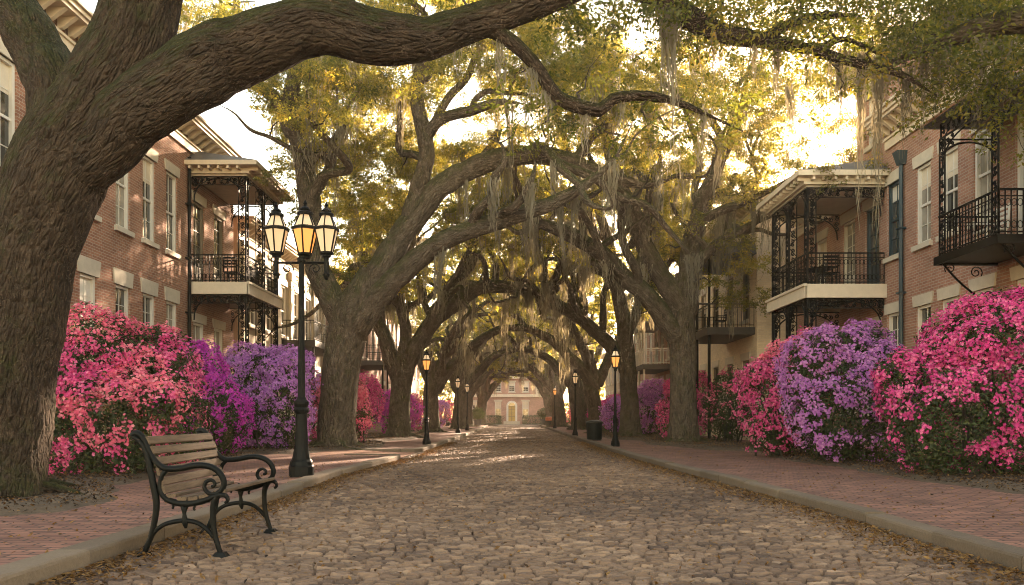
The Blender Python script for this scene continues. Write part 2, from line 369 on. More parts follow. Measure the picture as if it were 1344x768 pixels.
M['door_gold'] = mat_plain('door_gold', (0.55, 0.38, 0.10), 0.5, 0.2, 3)
# ------------------------------------------------------------------ ground, road, kerbs, pavements
R0 = np.random.RandomState(11)
KL = np.array([(-3.3,-3),(-3.12,4),(-3.05,8),(-3.12,12),(-3.16,14.5),(-2.95,17.5),(-2.80,19.6)])     # road face of the left kerb
KL2 = np.array([(-2.72,23.8),(-2.66,30),(-2.6,45),(-2.6,60),(-2.6,86)])
KR = np.array([(3.62,-3),(3.55,6),(3.52,9.5),(3.38,12),(3.20,15.3),(2.98,20),(2.90,24),(2.82,35),(2.75,45),(2.7,60),(2.7,86)])
def kx(K, y): return np.interp(y, K[:,1], K[:,0])
KLall = np.vstack((KL, KL2))

b = MB(); b.add([(-300,-120,-.3),(300,-120,-.3),(300,480,-.3),(-300,480,-.3)], [[0,1,2,3]])
tag(b.build('ground', M['earth']), kind='structure')
b = MB(); b.add([(-13,-8,-.042),(13,-8,-.042),(13,96,-.042),(-13,96,-.042)], [[0,1,2,3]])
tag(b.build('road_bed', M['sand']), kind='structure')
b = MB(); b.add([(-60,86,-.022),(60,86,-.022),(60,92.5,-.022),(-60,92.5,-.022)], [[0,1,2,3]])
tag(b.build('cross_street', M['asphalt']), kind='structure')

def cobbles():
    mb = MB(); y = 1.2
    while y < 86:
        far = y > 38
        d = R0.uniform(.066, .092)*(1.0 if y < 22 else 1.2 if not far else 1.7)
        nx, ny = (9, 7) if y < 10 else (6, 5) if y < 20 else (4, 4)
        xl, xr = kx(KLall, y+d/2), kx(KR, y+d/2)
        if 19.9 < y < 23.6: xl = -2.95
        xs = [xl+.004]
        wmul = 1.0 if y < 22 else 1.2 if not far else 1.6
        while xs[-1] < xr-.1: xs.append(xs[-1]+R0.uniform(.095, .185)*wmul)
        xs = np.array(xs); xs[-1] = xr-.004
        if len(xs) > 2 and xs[-1]-xs[-2] < .06: xs = np.delete(xs, -2)
        n = len(xs)-1; cx = (xs[1:]+xs[:-1])/2; hw = (xs[1:]-xs[:-1])/2-R0.uniform(.002, .007, n); hd = d/2-R0.uniform(.004, .011, n)
        a = np.linspace(-1, 1, nx); c = np.linspace(-1, 1, ny); A, B = np.meshgrid(a, c)
        A = np.sign(A)*np.abs(A)**.65; B = np.sign(B)*np.abs(B)**.65
        prof = (1-np.abs(A)**16)*(1-np.abs(B)**14)*(1-.05*A*A-.06*B*B)
        X = cx[:,None,None]+hw[:,None,None]*(A*(1-.02*B**8))[None]
        Yc = y+d/2+.02*np.sin(cx*1.1+y*.5)+.005*np.sin(cx*5.1+y)+R0.uniform(-.004,.004,n)
        Y = Yc[:,None,None]+hd[:,None,None]*(B*(1-.03*A**8))[None]
        ca, cb, cc, cd = R0.normal(0, .6, (4, n, 1, 1)); X = X+.010*ca*A*B+.006*cb*B; Y = Y+.007*cc*A*B+.008*cd*A
        h = R0.uniform(.022, .031, n); tx, ty = R0.normal(0, .05, n), R0.normal(-.02, .11, n)
        big = .018*(fbm(np.column_stack((cx*.6, np.full(n, y*.6), np.zeros(n))), 3)-.5)
        Z = -.046+(h+.020)[:,None,None]*prof[None]**.8+big[:,None,None]+(tx[:,None,None]*A*hw[:,None,None]+ty[:,None,None]*B*hd[:,None,None])*(prof>0)
        P = np.stack((X, Y, Z), -1)
        if y < 22: P[...,2] += (.010*(vnoise(P*np.array((20,26,1.)), 7)-.5)*2+.005*(vnoise(P*np.array((55,60,1.)), 8)-.5)*2)*(prof > 0); P[...,0] += .014*(vnoise(P*np.array((18,18,1.)), 9)-.5); P[...,1] += .013*(vnoise(P*np.array((18,18,1.)), 12)-.5)
        V = P.reshape(-1, 3); i = np.arange(ny-1)[:,None]*nx; j = np.arange(nx-1)[None,:]
        q = np.stack((i+j, i+j+1, i+nx+j+1, i+nx+j), -1).reshape(-1, 4)
        Q = (q[None]+np.arange(n)[:,None,None]*nx*ny).reshape(-1, 4)
        mb.add(V, Q, tint=np.repeat(np.clip(R0.normal(.5, .22, n)+.9*(fbm(np.column_stack((cx*.55, np.full(n, y*.28), cx*0)), 31)-.5), 0, 1), len(q)))
        y += d
    return mb.build('cobbled_road', M['cobble'], smooth=True, uv=False, tint=True)
tag(cobbles(), kind='structure')

def kerb_run(K, wd, side, zt=.115, z0=-.15, lmin=.9, lmax=1.5, tone=(.2, .9)):
    """a line of granite kerb blocks with worn edges; side -1 = the pavement lies at smaller x"""
    mb = MB(); L = np.concatenate(([0], np.cumsum(np.linalg.norm(np.diff(K, axis=0), axis=1)))); s = 0
    while s < L[-1]-.2:
        e = min(L[-1], s+R0.uniform(lmin, lmax)); m = max(3, int((e-s)/.12))
        t = np.linspace(s+.006, e-.006, m); x = np.interp(t, L, K[:,0]); y = np.interp(t, L, K[:,1])
        dx = np.gradient(x); dy = np.gradient(y); nn = np.hypot(dx, dy); ox, oy = -dy/nn*(-side), dx/nn*(-side)
        if side > 0: ox, oy = dy/nn, -dx/nn
        else: ox, oy = -dy/nn, dx/nn
        dz = R0.normal(0, .006); off = R0.normal(0, .006); r = .028
        pr = [(0,z0),(0,zt-r),(r*.3,zt-r*.35),(r,zt),(wd-.012,zt),(wd,zt-.01),(wd,z0)]
        V = np.array([[(x[i]+ox[i]*(p+off), y[i]+oy[i]*(p+off), q+dz) for p, q in pr] for i in range(m)])
        jit = (fbm(V.reshape(-1,3)*14, 4)-.5).reshape(m, -1)
        V[:,1:4,2] += jit[:,1:4]*.022; V[:,4:6,2] += jit[:,4:6]*.008; V[:,0:3,0] += -side*jit[:,0:3]*.022
        k = len(pr); i = np.arange(m-1)[:,None]*k; j = np.arange(k-1)[None,:]
        tv = R0.uniform(*tone); V = V.reshape(-1, 3)
        mb.add(V, np.stack((i+j, i+j+1, i+k+j+1, i+k+j), -1).reshape(-1,4), tint=tv)
        mb.add(V[:k], [list(range(k))], tint=tv); mb.add(V[-k:], [list(range(k))[::-1]], tint=tv)
        s = e
    return mb
ret = np.array([(-2.80,19.6),(-2.86,20.0),(-3.05,20.25),(-3.4,20.35),(-4.3,20.4)])
ret2 = np.array([(-4.3,23.1),(-3.3,23.2),(-2.9,23.4),(-2.72,23.8)])
tag(kerb_run(np.vstack((KL, ret[1:])), .25, -1, .122).build('kerb', M['kerb'], smooth=False, uv=False, tint=True), kind='structure')
tag(kerb_run(np.vstack((ret2, KL2[1:])), .22, -1).build('kerb', M['kerb'], uv=False, tint=True), kind='structure')
tag(kerb_run(KR, .21, 1, .122, tone=(0., .35)).build('kerb', M['kerb'], uv=False, tint=True), kind='structure')

def sheet(xa, xb, ys, z, nx=10, amp=.008, seed=1):
    """gently uneven strip between the two edges xa(y), xb(y)"""
    ys = np.asarray(ys, float); t = np.linspace(0, 1, nx)
    X = xa(ys)[:,None]*(1-t)+xb(ys)[:,None]*t; Y = np.repeat(ys[:,None], nx, 1)
    Z = z+amp*(fbm(np.stack((X*.9, Y*.9, X*0), -1), seed)-.5)*2
    m = len(ys); i = np.arange(m-1)[:,None]*nx; j = np.arange(nx-1)[None,:]
    mb = MB(); mb.add(np.stack((X,Y,Z),-1).reshape(-1,3), np.stack((i+j,i+j+1,i+nx+j+1,i+nx+j),-1).reshape(-1,4)); return mb
ysA = np.concatenate((np.arange(-3, 20.01, .25), [20.15]))
Lx = lambda y: kx(KL, y)-.23; Rx = lambda y: kx(KR, y)+.19
tag(sheet(lambda y: y*0-13, Lx, ysA, .095, 40).build('pavement', M['paver'], smooth=True), kind='structure')
tag(sheet(lambda y: y*0-13, lambda y: kx(KL2, y)-.2, np.arange(23.4, 86.1, .5), .095, 30).build('pavement', M['paver'], smooth=True), kind='structure')
tag(sheet(Rx, lambda y: y*0+13, np.arange(-3, 86.1, .35), .095, 40).build('pavement', M['paver'], smooth=True), kind='structure')
b = MB(); b.add([(-13,20.2,.09),(-4.4,20.2,.085),(-2.9,20.2,.004),(-2.9,23.5,.004),(-4.4,23.5,.085),(-13,23.5,.09)], [[0,1,4,5],[1,2,3,4]])
tag(b.build('driveway', M['paver_ramp']), kind='structure')

def blob_bed(name, outline, z, hmax, seed, res=.07):
    """heaped bed of soil and dead leaves inside a polygon with a ragged edge"""
    O = np.array(outline); lo, hi = O.min(0)-.2, O.max(0)+.2
    nx, ny = int((hi[0]-lo[0])/res)+1, int((hi[1]-lo[1])/res)+1
    X, Y = np.meshgrid(np.linspace(lo[0],hi[0],nx), np.linspace(lo[1],hi[1],ny))
    P = np.stack((X.ravel(), Y.ravel()), 1); ins = np.zeros(len(P), bool); dist = np.full(len(P), 9.)
    for i in range(len(O)):
        a, c = O[i], O[(i+1)%len(O)]; d = c-a
        cond = ((a[1] > P[:,1]) != (c[1] > P[:,1])); xx = a[0]+(P[:,1]-a[1])*d[0]/(d[1]+1e-9)
        ins ^= cond & (P[:,0] < xx)
        t = np.clip(((P-a)@d)/(d@d), 0, 1); dist = np.minimum(dist, np.linalg.norm(P-(a+t[:,None]*d), axis=1))
    sdist = np.where(ins, dist, -dist); P3 = np.column_stack((P, P[:,0]*0))
    sdist = sdist+(fbm(P3*3, seed)-.5)*.25
    Z = z+np.clip(sdist*.25, -.06, hmax)*(.6+.8*fbm(P3*2.2, seed+5))+.022*(fbm(P3*13, seed+9)-.5)
    i = np.arange(ny-1)[:,None]*nx; j = np.arange(nx-1)[None,:]
    Q = np.stack((i+j,i+j+1,i+nx+j+1,i+nx+j),-1).reshape(-1,4)
    keep = (sdist[Q].max(1) > -.16); mb = MB(); mb.add(np.column_stack((P, Z)), Q[keep])
    o = tag(mb.build(name, M['soil'], smooth=True, uv=False), kind='structure')
    return P[sdist > 0.02], Z[sdist > 0.02]
BEDS = []
BEDS.append(blob_bed('planting_bed', [(-10.2,7.9),(-5.4,7.7),(-4.75,8.3),(-4.7,9.4),(-5.2,10.3),(-5.7,11.4),(-5.9,14),(-6.2,17),(-6.3,19.9),(-10.2,19.9)], .10, .06, 21))
BEDS.append(blob_bed('planting_bed', [(-8.4,20.6),(-5.6,20.6),(-5.3,23.0),(-4.35,23.4),(-4.1,24.8),(-4.4,26.5),(-4.9,30),(-4.2,33),(-4.1,36),(-4.6,42),(-8.2,42)], .10, .07, 22, .09))
BEDS.append(blob_bed('planting_bed', [(6.5,9.8),(6.9,8.6),(9.5,8.3),(9.5,21.8),(6.9,21.8),(6.3,19.8),(6.05,17.5),(6.3,15),(6.2,12.5)], .10, .06, 23))
BEDS.append(blob_bed('planting_bed', [(5.7,22.5),(8.0,22.5),(8.0,44),(4.4,44),(4.0,37),(4.1,33.5),(5.0,31.5),(4.8,29.5),(4.7,27),(5.2,25.5)], .10, .07, 24, .09))
# ------------------------------------------------------------------ buildings
class Fac:
    """wall-local frame: u along the wall, n outwards, z up"""
    def __init__(s, o, U, Nn): s.o = np.array((*o, 0.)); s.U = np.array((*U, 0.)); s.N = np.array((*Nn, 0.))
    def p(s, u, n, z): return s.o+s.U*u+s.N*n+np.array((0,0,z))
    def box(s, mb, u0, u1, n0, n1, z0, z1):
        mb.hexa([s.p(u0,n0,z0),s.p(u1,n0,z0),s.p(u1,n1,z0),s.p(u0,n1,z0),s.p(u0,n0,z1),s.p(u1,n0,z1),s.p(u1,n1,z1),s.p(u0,n1,z1)])
    def wall(s, mb, u0, u1, z0, z1, op, depth=.16):
        us = sorted({u0, u1, *[x for o in op for x in o[:2]]}); zs = sorted({z0, z1, *[x for o in op for x in o[2:4]]})
        for a, c in zip(us, us[1:]):
            for e, f in zip(zs, zs[1:]):
                mu, mz = (a+c)/2, (e+f)/2
                if any(o[0] < mu < o[1] and o[2] < mz < o[3] for o in op): continue
                mb.add([s.p(a,0,e), s.p(c,0,e), s.p(c,0,f), s.p(a,0,f)], [[0,1,2,3]])
        for a, c, e, f in [o[:4] for o in op]:
            d = -depth
            for q in ([(a,0,e),(a,d,e),(a,d,f),(a,0,f)], [(c,0,e),(c,d,e),(c,d,f),(c,0,f)], [(a,0,f),(c,0,f),(c,d,f),(a,d,f)], [(a,0,e),(c,0,e),(c,d,e),(a,d,e)]):
                mb.add([s.p(*x) for x in q], [[0,1,2,3]])

RB = np.random.RandomState(3)
def window(fc, house, u0, u1, z0, z1, frame='white_paint', glass='glass', lintel='stone_trim', sill='stone_trim', cols=2, rows=2, lh=.30, door=False):
    """sash window in an opening: pane, frame with glazing bars, stone lintel and sill"""
    b = MB(); fc.box(b, u0+.01, u1-.01, -.15, -.12, z0+.01, z1-.01); wn = b.build('door' if door else 'window', M[glass], house, fix=True)
    b = MB(); f = .075
    fc.box(b, u0, u0+f, -.14, -.04, z0, z1); fc.box(b, u1-f, u1, -.14, -.04, z0, z1)
    fc.box(b, u0+f, u1-f, -.14, -.042, z1-f, z1); fc.box(b, u0+f, u1-f, -.14, -.042, z0, z0+f)
    zm = (z0+z1)/2
    if not door: fc.box(b, u0+f, u1-f, -.135, -.075, zm-.03, zm+.03)
    else: fc.box(b, u0+f, u1-f, -.135, -.06, z0+f, z0+f+.55)
    g = .02
    for i in range(1, cols):
        u = u0+f+(u1-u0-2*f)*i/cols; fc.box(b, u-g/2, u+g/2, -.13, -.098, z0+f, z1-f)
    for i in range(1, rows*2):
        if i == rows and not door: continue
        z = z0+(z1-z0)*i/(rows*2)
        if door and z < z0+f+.6: continue
        fc.box(b, u0+f, u1-f, -.13, -.1, z-g/2, z+g/2)
    b.build('frame', M[frame], wn, fix=True)
    if not door and RB.rand() < .45:
        b = MB(); hh = RB.uniform(.2, .62); fc.box(b, u0+.05, u1-.05, -.119, -.112, z1-(z1-z0)*hh, z1-.02); b.build('blind', M['cream_trim' if RB.rand() < .6 else 'white_paint'], wn, fix=True)
    if lintel:
        b = MB(); e = .10
        P = [fc.p(u0-e,-.10,z1), fc.p(u1+e,-.10,z1), fc.p(u1+e,.035,z1), fc.p(u0-e,.035,z1), fc.p(u0-e-.05,-.10,z1+lh), fc.p(u1+e+.05,-.10,z1+lh), fc.p(u1+e+.05,.035,z1+lh), fc.p(u0-e-.05,.035,z1+lh)]
        b.hexa(P); b.build('lintel', M[lintel], wn, fix=True)
    if sill and not door:
        b = MB(); fc.box(b, u0-.09, u1+.09, -.10, .09, z0-.13, z0); b.build('sill', M[sill], wn, fix=True)
    return wn

def cornice(fc, house, u0, u1, z, h, out, mat='cream_trim', step=.42, e0=0, e1=0):
    b = MB()
    fc.box(b, u0, u1, 0.001, .07, z, z+h*.28); fc.box(b, u0-e0*.3, u1+e1*.3, .002, .12, z+h*.28, z+h*.36)
    fc.box(b, u0-e0, u1+e1, .003, out*.9, z+h*.70, z+h*.80); fc.box(b, u0-e0-.05, u1+e1+.05, .003, out, z+h*.80, z+h*.92); fc.box(b, u0-e0-.09, u1+e1+.09, .003, out+.07, z+h*.92, z+h)
    c = b.build('cornice', M[mat], house, fix=True)
    u = u0+.1
    while u < u1-.05 and u0 < 44:
        w_ = .12; b = MB()
        b.hexa([fc.p(u,.07,z+h*.38), fc.p(u+w_,.07,z+h*.38), fc.p(u+w_,.17,z+h*.40), fc.p(u,.17,z+h*.40), fc.p(u,.07,z+h*.69), fc.p(u+w_,.07,z+h*.69), fc.p(u+w_,out*.82,z+h*.69), fc.p(u,out*.82,z+h*.69)])
        b.build('bracket', M[mat], c, fix=True); u += step

def hip_roof(house, x0, x1, y0, y1, z, h, ov=.3, mat='roof', inset=.45):
    b = MB(); x0, x1, y0, y1 = min(x0,x1)-ov, max(x0,x1)+ov, y0-ov, y1+ov; i = (x1-x0)*inset
    b.hexa([(x0,y0,z),(x1,y0,z),(x1,y1,z),(x0,y1,z),(x0+i,y0+i*.8,z+h),(x1-i,y0+i*.8,z+h),(x1-i,y1-i*.8,z+h),(x0+i,y1-i*.8,z+h)])
    return b.build('roof', M[mat], house, fix=True)

def house(side, X, Y0, Y1, zt, brick, label, wins, depth=9.0, crn=(.85, .6), roof='roof', roofh=1.8, name='brick_house', cat='house', trim='cream_trim', e0=.25, e1=.25, cz=None):
    """terrace house with its street front on x = X; wins: dicts for window()"""
    h = empty(name, (X, (Y0+Y1)/2, 0.1), label, cat)
    fc = Fac((X, 0), (0, 1), (-side, 0))
    b = MB(); fc.wall(b, Y0, Y1, -.2, zt, [w_['o'] for w_ in wins])
    xb = X+side*depth
    for y in (Y0, Y1): b.add([(X,y,-.2),(xb,y,-.2),(xb,y,zt),(X,y,zt)], [[0,1,2,3]])
    b.add([(xb,Y0,-.2),(xb,Y1,-.2),(xb,Y1,zt),(xb,Y0,zt)], [[0,1,2,3]])
    b.build('wall', M[brick], h)
    for w_ in wins:
        o = w_['o']; window(fc, h, *o, **{k: v for k, v in w_.items() if k != 'o'})
    if crn: cornice(fc, h, Y0, Y1, zt-crn[0]*.95, crn[0], crn[1], trim, e0=e0, e1=e1)
    rf = hip_roof(h, X, xb, Y0, Y1, zt+.003, roofh, .25, roof)
    return h, fc, rf

# cast-iron lace: scrolls, rings and bars
def scroll_pts(c, r, turns, a0, ex, ez, grow=1.0, n=12):
    t = np.linspace(0, 1, n); rr = r*(.18+.82*t)*grow; a = a0+turns*2*PI*t
    return c+np.outer(rr*np.cos(a), ex)+np.outer(rr*np.sin(a), ez)
def lace_panel(mb, o, ex, L, H, cell=.24, th=.016):
    """rectangle of lace: o = lower corner, ex = unit vector along, height up"""
    ez = np.array((0,0,1.)); o = np.array(o, float); ex = np.array(ex, float); nz = np.array((-ex[1], ex[0], 0))
    for z in (0, H): mb.bar(o+ez*z, o+ez*z+ex*L, .028, .028)
    for u in (0, L): mb.bar(o+ex*u, o+ex*u+ez*H, .028, .028, up=nz)
    nu, nv = max(1, round(L/cell)), max(1, round(H/cell)); cu, cv = L/nu, H/nv
    for i in range(nu):
        for j in range(nv):
            c = o+ex*(i+.5)*cu+ez*(j+.5)*cv; r = min(cu, cv)*.46; s = 1 if (i+j) % 2 else -1
            mb.tube(scroll_pts(c+ez*r*.42, r*.52, 1.25*s, PI*.2, ex, ez), th, 4, False)
            mb.tube(scroll_pts(c-ez*r*.42, r*.52, -1.25*s, PI*1.2, ex, ez), th, 4, False)
            mb.tube(np.array([c-ex*cu/2-ez*cv/2, c, c+ex*cu/2+ez*cv/2]) if s > 0 else np.array([c+ex*cu/2-ez*cv/2, c, c-ex*cu/2+ez*cv/2]), th*.8, 4, False)
def lace_arch(mb, o, ex, L, H, th=.017):
    """spandrel below a beam: two lace brackets that leave a round arch between posts; o = top left corner, hangs down H"""
    ez = np.array((0,0,1.)); o = np.array(o, float); ex = np.array(ex, float)
    t = np.linspace(0, PI, 17); arc = o+np.outer(L/2-(L/2-.06)*np.cos(t), ex)+np.outer(-H+(H-.06)*np.sin(t)**.75, ez); mb.tube(arc, th*1.3, 4, False)
    for i in range(int(L/.17)):
        u = (i+.5)*L/int(L/.17); top = -.03; q = min(1, abs(u-L/2)/(L/2-.06)); z = -H+(H-.06)*max(0, 1-q*q)**.375
        z0 = z+.02; k = max(1, round((top-z0)/.17))
        if top-z0 < .05: continue
        for j in range(k):
            c = o+ex*u+ez*(z0+(j+.5)*(top-z0)/k); r = min(.08, (top-z0)/k*.5)
            mb.tube(scroll_pts(c, r, 1.4 if (i+j) % 2 else -1.4, i*1.1, ex, ez), th, 4, False)
    mb.bar(o, o+ex*L, .03, .03)
def lace_column(mb, x, y, z0, z1, wd=.26, ax=(1,0)):
    ex = np.array((*ax, 0.)); n = max(3, round((z1-z0)/.3)); o = np.array((x, y, z0))
    lace_panel(mb, o-ex*wd/2, ex, wd, z1-z0, .27, .017)
def railing(mb, a, b_, z0, h=.85, step=.115, ornate=True, belly=False):
    a = np.array((*a, z0), float); c = np.array((*b_, z0), float); d = c-a; L = np.linalg.norm(d); d /= L; ez = np.array((0,0,1.))
    for z, s in ((h, .045), (h*.86, .022), (.09, .03)): mb.bar(a+ez*z, c+ez*z, s, s*.8)
    n = max(2, round(L/step))
    for i in range(n+1):
        p = a+d*L*i/n; mb.bar(p+ez*.0, p+ez*h, .018, .018, up=d)
        if ornate and i < n:
            m = p+d*L/n/2
            th = np.linspace(0, 2*PI, 9); r = L/n*.42
            for zz in (.22, .62): mb.tube(m+np.outer(r*np.cos(th), d)+np.outer(r*1.5*np.sin(th), ez)+ez*zz*h/.85, .008, 4, False)

def gallery(h, side, X, xo, Y0, Y1, zf, zr, slab=.36, roof_t=.32, ov=.42, soffit='cream_trim', fascia='cream_trim', lace=True, roofmat='roof', nbay=2, ground=True, iron='iron'):
    """two-storey iron gallery on the front of a house: floor (> fascia), roof (> soffit, fascia), columns, lace, railings"""
    lo, hi = min(X, xo), max(X, xo); s = -side   # s points to the street
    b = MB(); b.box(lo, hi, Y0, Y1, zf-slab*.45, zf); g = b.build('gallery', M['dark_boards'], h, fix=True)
    b = MB(); t = .06
    xf = xo+s*.03
    b.box(lo-(.0 if s > 0 else .03), hi+(.03 if s > 0 else 0), Y0-t, Y0-.002, zf-slab, zf+.02); b.box(lo-(.0 if s > 0 else .03), hi+(.03 if s > 0 else 0), Y1+.002, Y1+t, zf-slab, zf+.02)
    b.box(min(xo+s*.002, xo+s*t), max(xo+s*.002, xo+s*t), Y0-t, Y1+t, zf-slab-.003, zf+.023)
    b.box(min(xo+s*.002, xo+s*(t+.04)), max(xo+s*.002, xo+s*(t+.04)), Y0-t-.04, Y1+t+.04, zf-.045, zf+.027)
    b.build('floor_beam', M[fascia], g, fix=True)
    xe = xo+s*ov; l2, h2 = min(X, xe), max(X, xe); ya, yb = Y0-ov, Y1+ov
    b = MB(); zb = zr+roof_t; rise = .55
    ix = X+s*.02
    b.hexa([(l2,ya,zb),(h2,ya,zb),(h2,yb,zb),(l2,yb,zb)]+([(l2,ya+.9,zb+rise),(l2+.15,ya+.9,zb+rise),(l2+.15,yb-.9,zb+rise),(l2,yb-.9,zb+rise)] if s > 0 else [(h2-.15,ya+.9,zb+rise),(h2,ya+.9,zb+rise),(h2,yb-.9,zb+rise),(h2-.15,yb-.9,zb+rise)]))
    b.build('roof', M[roofmat], g, fix=True)
    b = MB(); b.box(l2, h2, ya, yb, zr+roof_t*.55, zr+roof_t-.003)
    b.box(min(X, xo+s*.08), max(X, xo+s*.08), Y0-.08, Y1+.08, zr, zr+roof_t*.52)
    sf = b.build('eaves', M[fascia], g, fix=True)
    y = Y0-.1
    while y < Y1+.1:
        b = MB(); b.box(min(xo+s*.09, xe-s*.06), max(xo+s*.09, xe-s*.06), y, y+.07, zr+roof_t*.25, zr+roof_t*.545); b.build('dentil', M[fascia], g, fix=True); y += .3
    x = lo+.1
    while x < hi:
        b = MB(); b.box(x, x+.07, ya+.06, Y0-.09, zr+roof_t*.25, zr+roof_t*.545); b.build('dentil', M[fascia], g, fix=True); x += .3
    b = MB(); b.box(lo+.02, hi-.02, Y0+.02, Y1-.02, zr-.05, zr-.003); b.build('soffit', M[soffit], g, fix=True)
    ys = np.linspace(Y0+.08, Y1-.08, nbay+1); xc = xo-s*.08
    for (za, zc) in ((zf+.02, zr-.06), (.1, zf-slab-.01)) if ground else ((zf+.02, zr-.06),):
        for k, y in enumerate(ys):
            b = MB()
            if lace:
                lace_column(b, xc-s*.11, y, za, zc, .24, (1, 0))
                lace_column(b, xc, y+(.12 if k < nbay else -.12), za, zc, .24, (0, 1))
                b.bar((xc, y, za), (xc, y, zc), .045, .045, up=(0,1,0))
            else:
                b.tube([(xc,y,za),(xc,y,zc)], .05, 8)
            b.build('column', M[iron], g)
        b = MB()
        if lace:
            for ya_, yb_ in zip(ys, ys[1:]): lace_arch(b, (xc, ya_+.05, zc), (0,1,0), yb_-ya_-.1, min(1.0, (yb_-ya_)*.6))
            Ls = abs(X-xc)-.1
            lace_arch(b, (min(X,xc)+.05, ys[0]+.01, zc), (1,0,0), Ls, .8); lace_panel(b, (min(X,xc)+.05, ys[0], zc-.26), (1,0,0), Ls, .25, .22)
            lace_arch(b, (min(X,xc)+.05, ys[-1]-.01, zc), (1,0,0), Ls, .8)
        else: b.bar((xc, ys[0], zc-.1), (xc, ys[-1], zc-.1), .05, .2)
        b.build('frieze', M[iron], g)
    b = MB(); railing(b, (xc, ys[0]), (xc, ys[-1]), zf, .9); b.build('railing', M[iron], g)
    for y in (ys[0], ys[-1]):
        b = MB(); railing(b, (X+s*.03, y), (xc, y), zf, .9); b.build('railing', M[iron], g)
    return g

def drainpipe(h, x, y, z0, z1, mat='teal_paint', hopper=True):
    b = MB(); b.tube([(x,y,z0),(x,y,z1)], .055, 10)
    if hopper: b.hexa([(x-.08,y-.08,z1-.05),(x+.08,y-.08,z1-.05),(x+.08,y+.08,z1-.05),(x-.08,y+.08,z1-.05),(x-.17,y-.15,z1+.3),(x+.17,y-.15,z1+.3),(x+.17,y+.15,z1+.3),(x-.17,y+.15,z1+.3)])
    z = z0+.8
    while z < z1-.3: b.box(x-.10, x+.10, y-.09, y+.09, z, z+.05); z += 1.7
    b.build('drainpipe', M[mat], h)

# ---- left red brick house with its gallery
LW = []
for y in (13.2, 14.7, 16.1, 17.6, 19.25, 20.95, 22.45, 23.95):
    LW.append(dict(o=(y-.38, y+.38, 6.0, 8.36), glass='glass_pale' if y in (20.95, 17.6, 14.7) else 'glass'))
    LW.append(dict(o=(y-.38, y+.38, 2.5, 4.5), lh=.4, glass='glass_pale' if y in (19.25, 23.95) else 'glass'))
for y in (26.0, 27.75):
    LW.append(dict(o=(y-.45, y+.45, 5.32, 8.0), door=True, frame='shutter', glass='glass', cols=2, rows=3))
    LW.append(dict(o=(y-.45, y+.45, 1.3, 4.1), frame='white_paint', glass='glass_pale'))
hl, fl, rl = house(-1, -10.3, 11.0, 29.2, 10.25, 'red_brick', 'red brick house behind the pink azalea, with bracketed cream cornice and dark lace gallery', LW, roof='roof', roofh=2.6, e1=.1)
drainpipe(hl, -10.2, 25.0, .1, 9.2, hopper=False, mat='iron')
gallery(hl, -1, -10.3, -8.46, 25.25, 28.8, 5.3, 8.75, nbay=2, soffit='stone_trim')
def dormer(h, rf, x, y, z, wd, ht, dp, side):
    s = -side
    b = MB(); b.box(min(x, x-s*dp), max(x, x-s*dp), y-wd/2, y+wd/2, z, z+ht)
    d = b.build('dormer', M['cream_trim'], h, fix=True)
    b = MB(); xa, xb = x+s*.2, x-s*dp
    b.add([(xa,y-wd/2-.2,z+ht),(xa,y+wd/2+.2,z+ht),(xa,y,z+ht+wd*.42),(xb,y-wd/2-.2,z+ht),(xb,y+wd/2+.2,z+ht),(xb,y,z+ht+wd*.42)], [[0,3,5,2],[1,2,5,4],[0,1,4,3]])
    b.add([(xa,y-wd/2-.2,z+ht),(xa,y+wd/2+.2,z+ht),(xa,y,z+ht+wd*.42)], [[0,1,2]]); b.build('roof', M['roof'], d)
    b = MB(); b.box(min(x+s*.003,x+s*.04), max(x+s*.003,x+s*.04), y-wd*.3, y+wd*.3, z+.25, z+ht-.15); wn = b.build('window', M['glass'], d)
dormer(hl, rl, -11.3, 23.4, 10.5, 1.0, 1.1, 1.8, -1); dormer(hl, rl, -11.3, 27.3, 10.4, 1.5, 1.2, 2.2, -1); dormer(hl, rl, -11.2, 16.0, 10.6, 1.0, 1.1, 1.8, -1)

# ---- right brown brick house with the black balcony
RW = []
for y, k in ((21.62, 'teal_paint'), (20.05, 'white_paint'), (18.85, 'white_paint'), (17.5, 'white_paint'), (16.0, 'white_paint'), (14.4, 'white_paint'), (12.9, 'white_paint')):
    dr = 15 < y < 17
    RW.append(dict(o=(y-.36, y+.36, 4.5 if dr else 5.42, 7.42), frame=k, door=dr, glass='glass_pale' if y in (20.05, 17.5, 14.4) else 'glass'))
    RW.append(dict(o=(y-.36, y+.36, 2.1, 3.87), lh=.28, glass='glass'))
hr, fr_, rr_ = house(1, 10.3, 11.5, 22.0, 9.2, 'brown_brick', 'brown brick house on the right with black iron balcony over the big hot pink azalea', RW, roof='roof', roofh=2.4, e1=.05)
drainpipe(hr, 10.2, 21.0, .1, 7.75)
dormer(hr, rr_, 11.3, 19.5, 9.5, 1.1, 1.2, 2.0, 1); dormer(hr, rr_, 11.3, 16.5, 9.5, 1.1, 1.2, 2.0, 1)
